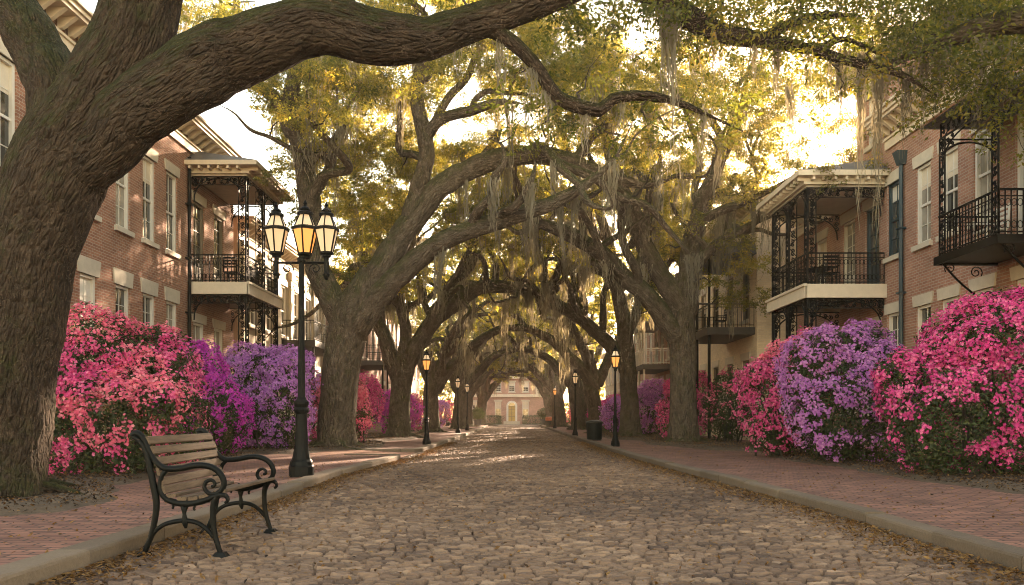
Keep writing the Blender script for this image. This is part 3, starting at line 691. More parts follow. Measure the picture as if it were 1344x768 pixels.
def balcony(h, X, xo, y0, y1, zf, ztop):
    b = MB(); b.box(xo, X, y0, y1, zf-.09, zf); g = b.build('balcony', M['iron'], h, fix=True)
    b = MB(); b.box(xo-.05, xo-.003, y0-.05, y1+.05, zf-.14, zf+.03); b.box(xo, X, y0-.05, y0-.003, zf-.14, zf+.03); b.box(xo, X, y1+.003, y1+.05, zf-.14, zf+.03); b.build('floor_edge', M['iron'], g, fix=True)
    for a, c in (((xo+.03,y0+.03),(xo+.03,y1-.03)), ((xo+.03,y0+.03),(X-.03,y0+.03)), ((xo+.03,y1-.03),(X-.03,y1-.03))):
        b = MB(); railing(b, a, c, zf, .88, .11); b.build('railing', M['iron'], g)
    for y in (y0+.05, y1-.05):
        b = MB(); lace_column(b, xo+.03, y+(.1 if y < (y0+y1)/2 else -.1), zf, ztop, .2, (0,1)); b.build('column', M['iron'], g)
        b = MB(); zz = np.array((0,0,1.)); ex = np.array((1.,0,0))
        P = np.array([(xo+.1,y,zf-.12),(xo+.5,y,zf-.55),(X-.03,y,zf-1.15)]); b.tube(spline(P, [.02]*3, .1)[0], .022, 6)
        b.tube(scroll_pts(np.array((xo+.25,y,zf-.22)), .12, 1.6, 0, ex, zz, n=18), .012, 5); b.tube(scroll_pts(np.array((X-.22,y,zf-.8)), .17, 1.6, PI, ex, zz, n=18), .012, 5)
        b.tube(scroll_pts(np.array((X-.5,y,zf-.3)), .14, -1.6, PI, ex, zz, n=18), .012, 5)
        b.build('support_bracket', M['iron'], g)
    b = MB(); lace_arch(b, (xo+.03, y0+.1, ztop), (0,1,0), y1-y0-.2, .7); lace_panel(b, (xo+.03, y0+.1, ztop), (0,1,0), y1-y0-.2, .3, .2)
    lace_arch(b, (xo+.03, y0+.05, ztop), (1,0,0), X-xo-.06, .5); lace_arch(b, (xo+.03, y1-.05, ztop), (1,0,0), X-xo-.06, .5); b.build('frieze', M['iron'], g)
    b = MB(); b.hexa([(xo-.25,y0-.25,ztop+.32),(X,y0-.25,ztop+.32),(X,y1+.25,ztop+.32),(xo-.25,y1+.25,ztop+.32),(X-.1,y0+.1,ztop+.7),(X,y0+.1,ztop+.7),(X,y1-.1,ztop+.7),(X-.1,y1-.1,ztop+.7)]); b.build('canopy', M['roof'], g, fix=True)
    return g
balcony(hr, 10.3, 9.0, 14.8, 16.95, 4.43, 6.95)

# ---- right, next house with the lace gallery
RW2 = [dict(o=(22.55, 23.45, 4.8, 7.1), door=True, frame='teal_paint', glass='glass', rows=3), dict(o=(22.55, 23.45, 1.2, 3.6)), dict(o=(22.5, 23.3, 8.9, 10.3))]
hr2, fr2, rr2 = house(1, 10.34, 22.02, 24.0, 11.4, 'brown_brick', 'narrow tall brown brick house with black lace gallery and cream gallery floor', RW2, e0=.05, e1=.1)
RW3 = [dict(o=(24.2, 25.1, 4.8, 7.1), door=True, frame='stone_trim', glass='glass_pale', rows=3), dict(o=(24.2, 25.1, 1.2, 3.6)), dict(o=(26.4, 27.3, 4.9, 7.0)), dict(o=(26.4, 27.3, 1.2, 3.4))]
house(1, 10.36, 24.02, 29.2, 8.4, 'brown_brick', 'lower brown brick house half hidden behind the right lace gallery', RW3, e0=.0, e1=.1, roofh=1.4)
gallery(hr2, 1, 10.34, 8.1, 22.12, 25.3, 4.72, 7.5, nbay=2, soffit='stone_trim', roofmat='roof', roof_t=.33, ov=.32, iron='iron_green')

# ---- houses further down the street
def far_wins(y0, y1, n, zs, frame='white_paint', glass='glass', w_=.5, **k):
    return [dict(o=(y-w_, y+w_, a, c), frame=frame, glass=glass, cols=2, rows=2, **k) for y in np.linspace(y0, y1, n) for a, c in zs]
hb, fb, rb = house(-1, -10.5, 30.2, 44.0, 8.6, 'cream', 'cream stucco house with pilasters beyond the red brick house on the left', far_wins(32.0, 42.5, 6, ((1.2, 3.4), (4.7, 7.0)), lintel='cream_trim', sill='cream_trim'), name='stucco_house', roof='roof', roofh=1.6, e0=.05)
for y in (30.7, 33.05, 35.15, 37.25, 39.35, 41.45, 43.5):
    b = MB(); b.box(-10.5, -10.36, y-.22, y+.22, 0, 7.75); b.box(-10.5, -10.32, y-.28, y+.28, 7.35, 7.7); b.build('pilaster', M['cream_trim'], hb, fix=True)
def plain_balcony(h, side, X, xo, y0, y1, zf, zr, iron='iron', slab='dark_boards'):
    s = -side; lo, hi = min(X, xo), max(X, xo)
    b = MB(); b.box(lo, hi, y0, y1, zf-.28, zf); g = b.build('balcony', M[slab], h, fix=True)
    if zr:
        b = MB(); b.hexa([(lo-.2,y0-.2,zr),(hi+.2,y0-.2,zr),(hi+.2,y1+.2,zr),(lo-.2,y1+.2,zr),(lo,y0,zr+.5),(hi,y0,zr+.5),(hi,y1,zr+.5),(lo,y1,zr+.5)]); b.build('roof', M['roof'], g, fix=True)
    for y in np.linspace(y0+.1, y1-.1, max(2, round((y1-y0)/2)+1)):
        b = MB(); b.tube([(xo-s*.1,y,.1),(xo-s*.1,y,zf-.29)], .06, 6)
        if zr: b.tube([(xo-s*.1,y,zf),(xo-s*.1,y,zr-.005)], .05, 6)
        b.build('column', M[iron], g)
    for a, c in (((xo-s*.08,y0+.05),(xo-s*.08,y1-.05)), ((X+s*.03,y0+.05),(xo-s*.08,y0+.05)), ((X+s*.03,y1-.05),(xo-s*.08,y1-.05))):
        b = MB(); railing(b, a, c, zf, .9, .16, False); b.build('railing', M[iron], g)
    return g
plain_balcony(hb, -1, -10.5, -9.0, 36, 42.5, 4.5, None)
hrb, frb, rrb = house(1, 9.3, 30.5, 43.0, 9.6, 'tan_brick', 'tan brick house standing forward beyond the right lace gallery', far_wins(32.0, 41.5, 5, ((1.2, 3.3), (4.9, 7.0)), frame='shutter'), e0=.1)
plain_balcony(hrb, 1, 9.3, 7.45, 30.75, 35.0, 4.5, 7.3, iron='iron_green')
hlc, _, _ = house(-1, -9.6, 46.0, 60.0, 9.2, 'brown_brick', 'brown brick house with dark porch beyond the cream stucco house on the left', far_wins(47.5, 58.5, 6, ((1.2, 3.3), (4.8, 7.0)), frame='shutter'))
plain_balcony(hlc, -1, -9.6, -7.6, 46.5, 52, 4.3, 7.4)
hld, _, _ = house(-1, -10.0, 62.0, 84.0, 9.6, 'red_brick', 'red brick terrace at the far left end of the street', far_wins(63.5, 82.5, 9, ((1.2, 3.3), (4.8, 7.0))))
hrc, _, _ = house(1, 9.0, 45.0, 60.0, 7.5, 'brown_brick', 'brick house with white porch columns beyond the tan brick house on the right', far_wins(46.5, 58.5, 7, ((1.2, 3.2), (4.4, 6.4))), roofh=1.0)
plain_balcony(hrc, 1, 9.0, 7.3, 45.3, 51, 4.0, 6.4, iron='white_paint')
hrd, _, _ = house(1, 9.6, 62.0, 84.0, 7.2, 'cream', 'cream stucco terrace at the far right end of the street', far_wins(63.5, 82.5, 9, ((1.2, 3.2), (4.2, 6.1))), name='stucco_house', roofh=1.0)

# ---- the house that closes the street
Ye = 97.0
he = empty('end_house', (-.3, Ye, 0), 'pink brick mansion with arched yellow door closing the far end of the street', 'house')
fe = Fac((-.3, Ye), (1, 0), (0, -1))
ops = [(u-.38,u+.38,1.0,2.75) for u in (-4.45,-1.67,1.67,4.45)]+[(u-.38,u+.38,3.95,5.1) for u in (-4.45,-1.67,0,1.67,4.45)]
dop = (-.42,.42,.35,2.2)
b = MB(); fe.wall(b, -6.1, 6.1, -.1, 5.9, ops+[dop])
b.add([fe.p(-6.1,0,-.1),fe.p(-6.1,-10,-.1),fe.p(-6.1,-10,5.9),fe.p(-6.1,0,5.9)], [[0,1,2,3]]); b.add([fe.p(6.1,0,-.1),fe.p(6.1,-10,-.1),fe.p(6.1,-10,5.9),fe.p(6.1,0,5.9)], [[0,1,2,3]]); b.add([fe.p(-6.1,-10,-.1),fe.p(6.1,-10,-.1),fe.p(6.1,-10,5.9),fe.p(-6.1,-10,5.9)], [[0,1,2,3]])
b.build('wall', M['end_brick'], he)
for o in ops: window(fe, he, *o, rows=2, cols=2, lh=.2)
b = MB(); fe.box(b, -.41, .41, -.15, -.10, .35, 2.18); dr = b.build('door', M['door_gold'], he, fix=True)
b = MB(); fe.box(b, -.66, -.42, -.1, .12, .3, 2.2); fe.box(b, .42, .66, -.1, .12, .3, 2.2)
t = np.linspace(0, PI, 13)
for a, c in zip(t, t[1:]): b.hexa([fe.p(.42*math.cos(a),-.1,2.2+.42*math.sin(a)), fe.p(.66*math.cos(a),-.1,2.2+.66*math.sin(a)), fe.p(.66*math.cos(a),.12,2.2+.66*math.sin(a)), fe.p(.42*math.cos(a),.12,2.2+.42*math.sin(a)), fe.p(.42*math.cos(c),-.1,2.2+.42*math.sin(c)), fe.p(.66*math.cos(c),-.1,2.2+.66*math.sin(c)), fe.p(.66*math.cos(c),.12,2.2+.66*math.sin(c)), fe.p(.42*math.cos(c),.12,2.2+.42*math.sin(c))])
b.build('surround', M['white_paint'], dr, fix=True)
b = MB(); b.add([fe.p(.42*math.cos(x),.02,2.2+.42*math.sin(x)) for x in t], [list(range(13))]); b.build('fanlight', M['glass'], dr)
b = MB(); fe.box(b, -.03, .03, -.1, -.06, .35, 2.15)
for z in (.9, 1.35, 1.8): fe.box(b, -.41, .41, -.1, -.065, z, z+.04)
b.build('glazing_bars', M['shutter'], dr)
b = MB()
for i in range(3): fe.box(b, -1.0, 1.0, .003, 1.0-.32*i, -.1 if i == 0 else .12*i, .12*(i+1))
b.build('step', M['stone_trim'], he, fix=True)
b = MB(); fe.box(b, -6.2, 6.2, .004, .2, 3.3, 3.65); fe.box(b, -6.2, 6.2, .003, .45, 5.55, 5.95); b.build('cornice', M['cream_trim'], he, fix=True)
for u in (-5.8,-3.1,3.1,5.8):
    b = MB(); fe.box(b, u-.2, u+.2, .003, .12, 3.66, 5.54); b.build('pilaster', M['cream_trim'], he, fix=True)
hip_roof(he, -6.4, 5.8, Ye, Ye+10, 5.96, 2.0, .4)
b = MB(); b.add([(-60,92.5,-.02),(60,92.5,-.02),(60,97.5,-.02),(-60,97.5,-.02)], [[0,1,2,3]]); tag(b.build('forecourt_lawn', M['earth']), kind='structure')
# ------------------------------------------------------------------ live oaks
def limb_mesh(mb, P, R, sides=14, step=.18, rough=.10, seed=0, flare=None, ridges=0.0, wander=.05, taper=False):
    """swept branch with a knotty surface; keeps bark coordinates along the wood"""
    P, R = spline(P, R, step); n = len(P)
    if taper: R = R*np.clip((1-np.linspace(0, 1, n))/.30, .12, 1)**.8
    wv = np.column_stack([fbm(P*.9, seed+k*17, 2)-.5 for k in range(3)])*2*wander*np.clip(R[:,None]/.2, .4, 1.6)
    wv[0] *= 0; P = P+wv
    U, W = frames(P); th = np.linspace(0, 2*PI, sides, endpoint=False)
    D = np.cos(th)[None,:,None]*U[:,None,:]+np.sin(th)[None,:,None]*W[:,None,:]
    s = np.concatenate(([0], np.cumsum(np.linalg.norm(np.diff(P, axis=0), axis=1))))
    BK = np.stack((np.cos(th)[None,:]*R[:,None], np.sin(th)[None,:]*R[:,None], np.repeat(s[:,None], sides, 1)), -1)
    RR = np.repeat(R[:,None], sides, 1)
    if flare:
        zz = P[:,2]-flare[0]; f = np.exp(-np.clip(zz, 0, None)/flare[1])
        lob = 1+.45*np.cos(th*5+seed)+.3*np.cos(th*3+1.7*seed)
        RR = RR*(1+flare[2]*f[:,None]*lob[None,:])
    q = BK+seed*3.1
    RR = RR*(1+rough*2*(fbm(q*np.array((1.6,1.6,1.0))/max(.3, R.max()), seed, 3)-.5))
    if ridges:
        r1 = fbm(q*np.array((13,13,3.4))+.35*vnoise(q*5, 3)[...,None], seed+3, 3); r1 = 1-np.abs(r1*2-1)**.8
        r2 = fbm(q*np.array((30,30,11.)), seed+8, 2)
        RR = RR+ridges*(r1*1.5+.5*r2-1.1)
    V = (P[:,None,:]+RR[:,:,None]*D).reshape(-1,3)
    i = np.arange(n-1)[:,None]*sides; j = np.arange(sides)[None,:]; j2 = (j+1)%sides
    mb.add(V, np.stack((i+j, i+j2, i+sides+j2, i+sides+j), -1).reshape(-1,4), bark=BK.reshape(-1,3)+seed*1.37)
    tip = V[-sides:]; mb.add(tip, [list(range(sides))], bark=BK[-1]+seed*1.37)
    return P, R

def scatter_leaves(rng, C, N_, size, flat=.5, var=.35):
    """leaf blades at C facing N_ (folded quads)"""
    n = len(C); a = rng.normal(size=(n,3)); N_ = N_/(np.linalg.norm(N_, axis=1)[:,None]+1e-9)
    T = a-(a*N_).sum(1)[:,None]*N_; T /= np.linalg.norm(T, axis=1)[:,None]+1e-9; B = np.cross(N_, T)
    L = size*rng.uniform(1-var, 1+var, n)[:,None]; Wd = L*rng.uniform(.36, .52, n)[:,None]; lift = N_*Wd*.22
    V = np.stack((C-T*L*.5, C+B*Wd*.5+lift-T*L*.05, C+T*L*.5, C-B*Wd*.5+lift-T*L*.05), 1)
    return V.reshape(-1,3), np.arange(n*4).reshape(-1,4)

def clump_leaves(rng, centers, rad, per, size, flat=.55):
    """leaves in flattened sprays round each centre, dense at the spray's shell, each spray with its own tone"""
    n = len(centers); rad = np.broadcast_to(rad, (n,)); cnt = np.maximum(8, (per*(rad/rad.mean())**2).astype(int))
    idx = np.repeat(np.arange(n), cnt); m = len(idx)
    d = rng.normal(size=(m,3)); d /= np.linalg.norm(d, axis=1)[:,None]
    # each spray is a handful of small twigs
    tw = rng.normal(size=(n,7,3)); tw /= np.linalg.norm(tw, axis=2)[:,:,None]; k = rng.randint(0, 7, m)
    r = rng.uniform(0, 1, m)**.5; off = tw[idx,k]*r[:,None]*.85+d*.30*rng.uniform(.2, 1, m)[:,None]
    off[:,2] *= flat
    C = centers[idx]+off*rad[idx][:,None]
    Nn = d*.9+np.array((0,0,.75)); V, Q = scatter_leaves(rng, C, Nn, size)
    tone = rng.normal(.42, .16, n)[idx]+rng.normal(0, .17, m)
    return V, Q, np.clip(tone, 0, 1)

def connect_twigs(mb, rng, nodes, radii, centers, rmin=.012, scale=1.0):
    """branchlets that join every leaf spray to the nearest wood"""
    nodes = list(nodes); nodes = np.array(nodes); rn = np.array(radii)
    dm = np.linalg.norm(centers[:,None,:]-nodes[None,::3,:], axis=2).min(1)
    for c in centers[np.argsort(dm)]:
        d = np.linalg.norm(nodes-c, axis=1)+np.where(nodes[:,2] > c[2], 1.0, 0)*.5; k = int(np.argmin(d)); a = nodes[k]; L = np.linalg.norm(c-a)
        if L < .15 or L > 5.5: continue
        m1 = a+(c-a)*.35+rng.normal(0, .09*L, 3)+np.array((0,0,-.04*L)); m2 = a+(c-a)*.7+rng.normal(0, .09*L, 3)
        r0 = min(rn[k]*.6, (.018+.014*L)*scale); P, R = spline([a, m1, m2, c], [r0, r0*.7, r0*.5, rmin*.6], .35)
        P[1:-1] += rng.normal(0, .035, (len(P)-2, 3))
        mb.tube(P, R, 5, False); nodes = np.vstack((nodes, P[1:])); rn = np.concatenate((rn, R[1:]))

def moss_clump(rng, c, L, spread, n, wd=.02):
    """a beard of hanging moss: thin curling strands bunched together, that taper off at different lengths"""
    V = []; Q = []; base = 0; seg = 10; lean = rng.normal(0, .05, 2)
    for _ in range(n):
        l = L*rng.uniform(.2, 1)**1.2; x0 = c+np.array((rng.normal(0, spread), rng.normal(0, spread), rng.uniform(-.05, .12)))
        t = np.linspace(0, 1, seg); z = -l*t; ph = rng.uniform(0, 6.3, 6); am = .022+.03*rng.rand(); a2 = .012+.014*rng.rand()
        pull = (c-x0)*.5
        X = x0[0]+am*np.sin(t*l*4.5+ph[0])*t+a2*np.sin(t*l*17+ph[4])+pull[0]*t+lean[0]*t*l; Y = x0[1]+am*np.sin(t*l*4+ph[1])*t+a2*np.sin(t*l*15+ph[5])+pull[1]*t+lean[1]*t*l; Z = x0[2]+z
        an = ph[2]+t*rng.uniform(-5, 5); w_ = wd*rng.uniform(.5, 1.5)*(1-.8*t)*(1+.7*np.sin(t*l*26+ph[3]))
        dx, dy = np.cos(an)*w_/2, np.sin(an)*w_/2
        v = np.empty((seg, 2, 3)); v[:,0] = np.stack((X-dx, Y-dy, Z), 1); v[:,1] = np.stack((X+dx, Y+dy, Z+.3*w_), 1)
        V.append(v.reshape(-1,3)); i = np.arange(seg-1)*2; Q.append(np.stack((i, i+1, i+3, i+2), 1)+base); base += seg*2
    return np.vstack(V), np.vstack(Q), None

SUNHOLES = [(1090,190,22),(1060,160,16),(1105,85,14),(305,190,60),(300,140,45),(832,40,22),(1085,325,85),(1030,300,55),(310,300,72)]
def open_sky(C):
    """the gaps through which the photograph shows sky"""
    px = VX+C[:,0]*F/C[:,1]; py = VY-(C[:,2]-CAMZ)*F/C[:,1]; k = np.ones(len(C), bool)
    for x, y, r in SUNHOLES: k &= (px-x)**2+(py-y)**2 > r*r
    return k

def oak(name, label, Y, trunk, limbs, crown, seed, size=.085, per=230, bark='bark', leaf='leaf', moss=14, mossL=(.8,2.0), sides=16, near=False, extra_moss=(), group='live oaks along the street', moss_n=50, extra_centers=None, extra2=None, twigscale=1.0, px=True, ws=1.0, wl=1.0, roots=True, nsub=34, moss_w=.024):
    """live oak: trunk, limbs, twigs, crown and beards of moss. Trunk and limbs are (x, y[, Y], width) rows read off the photograph at distance Y, or metres."""
    rng = np.random.RandomState(seed)
    def row(r):
        if px:
            yy = r[2] if len(r) == 4 else Y; return at(r[0], r[1], yy), r[-1]*yy/F/2
        return np.array(r[:3]), r[3]
    base = row(trunk[0])[0]; o = empty(name, (float(base[0]), float(base[1]), .1), label, 'tree', group)
    P, R = zip(*[row(r) for r in trunk]); R = [x*ws for x in R]; P = np.array(P); P[0][2] = -.05; p0r = R[0]
    nodes = []; rad = []
    mb = MB(); p, r = limb_mesh(mb, P, R, 260 if near else 28, .025 if near else .15, .07, seed, (.1, .34 if not near else 0.34, .17), .019 if near else .012, .04)
    for k in range(7 if roots else 0):
        a = 2*PI*k/7+rng.uniform(-.3, .3); r0 = p0r*.85; dv = np.array((math.cos(a), math.sin(a), 0)); b0 = np.array((base[0], base[1], 0)); L = rng.uniform(1.0, 2.1)*p0r
        Q = [b0+dv*r0*.55+(0,0,.42*p0r), b0+dv*r0*1.05+(0,0,.20+.1*p0r), b0+dv*(r0*1.25+L*.4)+np.array((-dv[1],dv[0],0))*rng.normal(0,.15)+(0,0,.13), b0+dv*(r0*1.2+L)+np.array((-dv[1],dv[0],0))*rng.normal(0,.35)+(0,0,.03)]
        limb_mesh(mb, Q, [.20*p0r, .17*p0r, .10*p0r, .03], 12, .07, .15, seed+k, None, .008, .03)
    mb.build('trunk', M[bark], o, smooth=True, uv=False, bark=True); top = p[:,2] > 3.5; nodes.append(p[top]); rad.append(r[top])
    for k, lb in enumerate(limbs):
        P, R = zip(*[row(x) for x in lb]); R = [x*wl for x in R]; mb = MB()
        mx = max(R); big = near and mx > .22
        p, r = limb_mesh(mb, P, R, 150 if big else (sides if mx > .12 else 10), .03 if big else .13, .13, seed+31*k+7, None, .013 if big else .01, .10, True)
        mb.build('limb', M[bark], o, smooth=True, uv=False, bark=True); nodes.append(p); rad.append(r)
    prim = list(zip(nodes[1:], rad[1:])); made = 0
    while made < nsub:                                  # twisting side branches
        pn, rn = prim[rng.randint(len(prim))]
        if rn.max() < .10: continue
        i = rng.randint(int(len(pn)*.25), max(int(len(pn)*.25)+1, int(len(pn)*.92))); r0 = min(rn[i]*.66, .17)
        if r0 < .03: made += 1; continue
        T = pn[min(i+3, len(pn)-1)]-pn[max(i-3, 0)]; T /= np.linalg.norm(T)+1e-9; d = rng.normal(size=3); d -= T*np.dot(d, T); d /= np.linalg.norm(d); d = d*.9+T*.6+np.array((0,0,.55)); d /= np.linalg.norm(d)
        L = rng.uniform(1.8, 5.0)*min(1.3, .55+r0*5); Q = [pn[i]-d*r0*.3, pn[i]+d*.12*L]; n_ = 6
        for k in range(n_):
            d = d+rng.normal(0, .42, 3)+np.array((0,0,.05)); d /= np.linalg.norm(d); Q.append(Q[-1]+d*L/n_)
        mb = MB(); p, r = limb_mesh(mb, Q, np.linspace(r0, r0*.35, len(Q)), 9, .1, .13, seed+1000+made, None, .006, .05, True); mb.build('limb', M[bark], o, smooth=True, uv=False, bark=True)
        nodes.append(p); rad.append(r); made += 1
    nodes = np.vstack(nodes); rad = np.concatenate(rad)
    cen = crown(rng)
    if extra_centers is not None: cen = np.vstack((cen, extra_centers(rng)))
    if extra2 is not None: cen = np.vstack((cen, extra2(rng)))
    cen = cen[open_sky(cen)]
    tw = MB(); connect_twigs(tw, rng, nodes, rad, cen, scale=twigscale)
    tag(tw.build('twigs', M['twig'], o, smooth=True, uv=False), kind='stuff')
    rs = rng.uniform(.55, 1.05, len(cen)); V, Q, T = clump_leaves(rng, cen, rs, per, size); mb = MB(); mb.add(V, Q, tint=T)
    mb.build('crown', M[leaf], o, uv=False, tint=True)
    mb = MB(); ok = np.where((nodes[:,2] > 4.0) & (rad < .4))[0]
    for i in rng.choice(ok, moss):
        c = nodes[i]-np.array((0,0,rad[i]*.7)); L = rng.uniform(*mossL)
        mb.add(*moss_clump(rng, c, min(L, c[2]-2.6), rng.uniform(.06, .22), int(moss_n*rng.uniform(.4, 1.6)), moss_w)[:2], tint=rng.uniform(.2,.8))
    for i in rng.choice(len(cen), int(moss*(1.6 if len(cen) > 200 else .6))):
        c = cen[i]; L = rng.uniform(*mossL); mb.add(*moss_clump(rng, c, min(L, max(.3, c[2]-3)), .12, int(moss_n*.7), moss_w)[:2], tint=rng.uniform(.2,.8))
    for (mx_, my_, my2, yy, sp, n_) in extra_moss:
        c = at(mx_, my_, yy); mb.add(*moss_clump(rng, c, (my2-my_)*yy/F, sp, int(n_*1.3), moss_w)[:2], tint=rng.uniform(.25,.7))
    if mb.n: tag(mb.build('hanging_moss', M['moss'], o, uv=False, tint=True), kind='stuff')
    return o

def vault(cx, cy_, cz, rx, ry, rz, n, zmin, shell=.45, keep=None, low=.055):
    """crown: points in an ellipsoid, thicker towards its outside, none below the arch over the street"""
    def f(rng):
        out = []
        while len(out) < n:
            d = rng.normal(size=3); d /= np.linalg.norm(d); r = (shell+(1-shell)*rng.rand())**.7
            p = np.array((cx, cy_, cz))+d*r*np.array((rx, ry, rz))
            lo = zmin-low*max(0, abs(p[0])-1.5)**1.7
            if p[2] < max(lo, 4.3): continue
            if abs(p[0]) > 8.6 and p[2] < 9.8: continue
            if fbm(p*.45, 77, 2) < .37: continue
            if keep is not None and not keep(p): continue
            out.append(p)
        return np.array(out)
    return f
def px_centers(regions):
    """leaf sprays seen in parts of the photograph: (x0, x1, y0, y1, Y0, Y1, n)"""
    def f(rng):
        out = []
        for x0, x1, y0, y1, a, c, n in regions:
            for _ in range(n): out.append(at(rng.uniform(x0, x1), rng.uniform(y0, y1), rng.uniform(a, c)))
        return np.array(out)
    return f

# the big oak at the left edge
oak('oak_tree', 'huge mossy live oak beside the bench, trunk filling the left edge', 9.5,
    [(-14,668,128),(-8,600,126),(4,520,122),(18,430,117),(38,335,112),(66,255,116),(94,195,116),(130,138,106),(165,75,100),(184,20,94),(205,-60,86),(240,-170,74),(300,-300,55)],
    [[(108,225,9.4,64),(158,168,9.35,82),(215,120,9.3,90),(280,76,9.3,86),(350,54,9.3,78),(430,44,9.4,72),(500,48,9.5,66),(556,50,9.6,54),(610,30,9.7,46),(675,9,9.8,42),(735,-14,9.9,38),(800,-30,10.1,34),(860,-10,10.3,31),(905,22,10.5,29),(950,46,10.7,27),(1010,56,10.9,25),(1065,66,11,21),(1105,54,11.1,15),(1150,70,11.2,12),(1205,88,11.3,7)],
     [(88,262,9.5,74),(80,185,9.5,76),(74,110,9.6,70),(48,50,9.7,64),(10,2,9.8,58),(-50,-70,10,46),(-130,-150,10,36)],
     [(604,36,9.7,22),(650,42,9.8,20),(700,82,9.9,17),(732,125,10,17),(785,143,10.1,18),(803,128,10.1,14),(850,126,10.2,12),(905,142,10.4,10),(975,172,10.6,6)],
     [(548,52,9.6,44),(560,66,9.6,26),(566,76,9.6,8)],
     [(1000,54,10.8,15),(1040,30,10.9,13),(1085,18,11,10),(1130,20,11.1,6)],
     [(1065,62,11,14),(1120,78,11,12),(1180,98,11,9),(1230,128,11,5)]],
    px_centers([(560,740,-130,-20,9.3,11,22),(740,900,-90,50,9.5,12,36),(900,1210,-60,60,10,12.5,62),(260,560,-160,-20,9,11.5,22),(90,330,-300,-120,8.5,11,16),(700,980,95,190,10,11.5,12),(1080,1240,40,120,10.5,12.5,12)]),
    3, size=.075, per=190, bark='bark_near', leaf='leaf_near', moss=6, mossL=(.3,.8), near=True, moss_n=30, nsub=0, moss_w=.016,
    extra_moss=[(1130,78,310,11.1,.05,46),(1108,70,190,11.05,.05,34),(1090,65,150,11,.04,26),(1152,78,330,11.2,.05,40),(1020,60,150,10.9,.04,30),(1036,120,230,10.9,.03,22),(700,92,150,9.9,.05,30),(720,120,185,10,.05,30),(770,142,215,10.1,.05,34),(815,130,190,10.15,.04,24),(655,48,110,9.8,.04,22),(875,-10,250,10.3,.05,52),(868,0,160,10.3,.04,30),(890,14,140,10.4,.04,24),(990,60,120,10.8,.04,20),(925,150,240,10.5,.05,34),(1060,70,130,11,.04,22),(1190,95,210,11.2,.05,34)])

# the oak that stands out of the picture on the right and reaches in at the top
oak('oak_tree', 'live oak at the right whose leafy limbs reach in over the iron balcony', 9,
    [(8.6,7.0,-.05,.62),(8.5,7.1,1.5,.52),(8.3,7.3,3.0,.5),(8.0,7.6,4.2,.48),(8.2,7.9,6.0,.36),(8.6,8.2,8.5,.2)],
    [[(8.1,7.5,3.8,.3),(7.6,8.4,5.1,.26),(6.9,9.6,5.9,.2),(6.1,10.6,6.2,.14),(5.3,11.4,6.1,.07),(4.7,12.0,5.8,.03)],
     [(8.0,7.6,4.2,.26),(7.4,8.2,5.8,.22),(6.2,8.8,6.8,.16),(4.8,9.3,7.2,.1)],
     [(7.4,8.8,5.3,.12),(7.2,9.8,5.6,.1),(7.0,11,5.6,.05),(6.9,12,5.3,.03)]],
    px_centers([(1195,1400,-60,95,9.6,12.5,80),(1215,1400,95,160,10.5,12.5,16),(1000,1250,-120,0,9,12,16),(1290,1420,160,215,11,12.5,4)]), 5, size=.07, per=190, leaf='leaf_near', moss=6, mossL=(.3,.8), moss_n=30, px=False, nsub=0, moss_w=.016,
    extra_moss=[(1212,60,185,11.3,.06,40),(1235,80,160,11.4,.06,34),(1262,90,150,11.4,.05,30),(1290,70,175,11.2,.05,30),(1320,60,150,11,.06,34),(1170,60,150,11.4,.05,28),(1245,20,110,11,.06,30)])

# first pair that arches over the street
oak('oak_tree', 'leaning live oak behind the triple lantern with two limbs arching over the street', 24.3,
    [(441,592,60),(444,540,60),(448,490,60),(455,440,63),(464,405,62),(474,380,48),(486,355,40)],
    [[(462,430,24.3,44),(484,385,24.3,45),(505,345,24.3,42),(540,290,24.4,38),(590,236,24.6,35),(650,207,24.8,32),(715,204,25,28),(785,225,25.2,24),(845,242,25.3,20),(895,230,25.4,16),(940,236,25.5,9)],
     [(470,430,24.1,38),(500,384,24,37),(545,340,23.9,33),(600,308,23.8,30),(660,288,23.7,27),(720,268,23.6,23),(772,238,23.5,19),(808,205,23.5,12),(830,160,23.6,7)],
     [(452,430,24.4,40),(430,388,24.5,40),(413,335,24.6,38),(405,270,24.7,35),(397,205,24.8,31),(382,150,24.8,28),(392,95,24.9,23),(425,45,25,18),(450,-20,25,13),(470,-90,25,9)],
     [(388,175,24.8,24),(362,130,24.9,21),(335,108,25,18),(322,70,25,14),(300,20,25.2,9)],
     [(538,290,24.4,28),(551,240,24.4,27),(560,195,24.5,25),(549,145,24.5,23),(552,95,24.6,21),(580,50,24.7,17),(590,0,24.8,13),(600,-70,24.9,8)],
     [(556,182,24.5,19),(580,155,24.3,18),(620,144,24.1,16),(655,134,24,13),(690,136,23.9,8)],
     [(407,260,24.7,16),(432,220,24.5,14),(440,180,24.3,11),(470,150,24,7)]],
    vault(-2.6, 24.6, 10.4, 6.3, 5.2, 3.6, 360, 9.5), 13, size=.088, per=380, moss=46, ws=.80, wl=.82, mossL=(.8,2.2), twigscale=1.2, moss_w=.026,
    extra_centers=px_centers([(318,440,110,260,25.5,28.5,22),(440,560,90,330,26.5,31,70),(225,340,0,110,23,27,38),(430,660,0,110,25.5,30,70),(330,430,260,380,26,29,14)]),
    extra_moss=[(668,138,260,24,.10,30),(610,225,330,24.6,.08,26),(560,320,400,24,.08,24),(470,60,180,24.9,.08,22)])
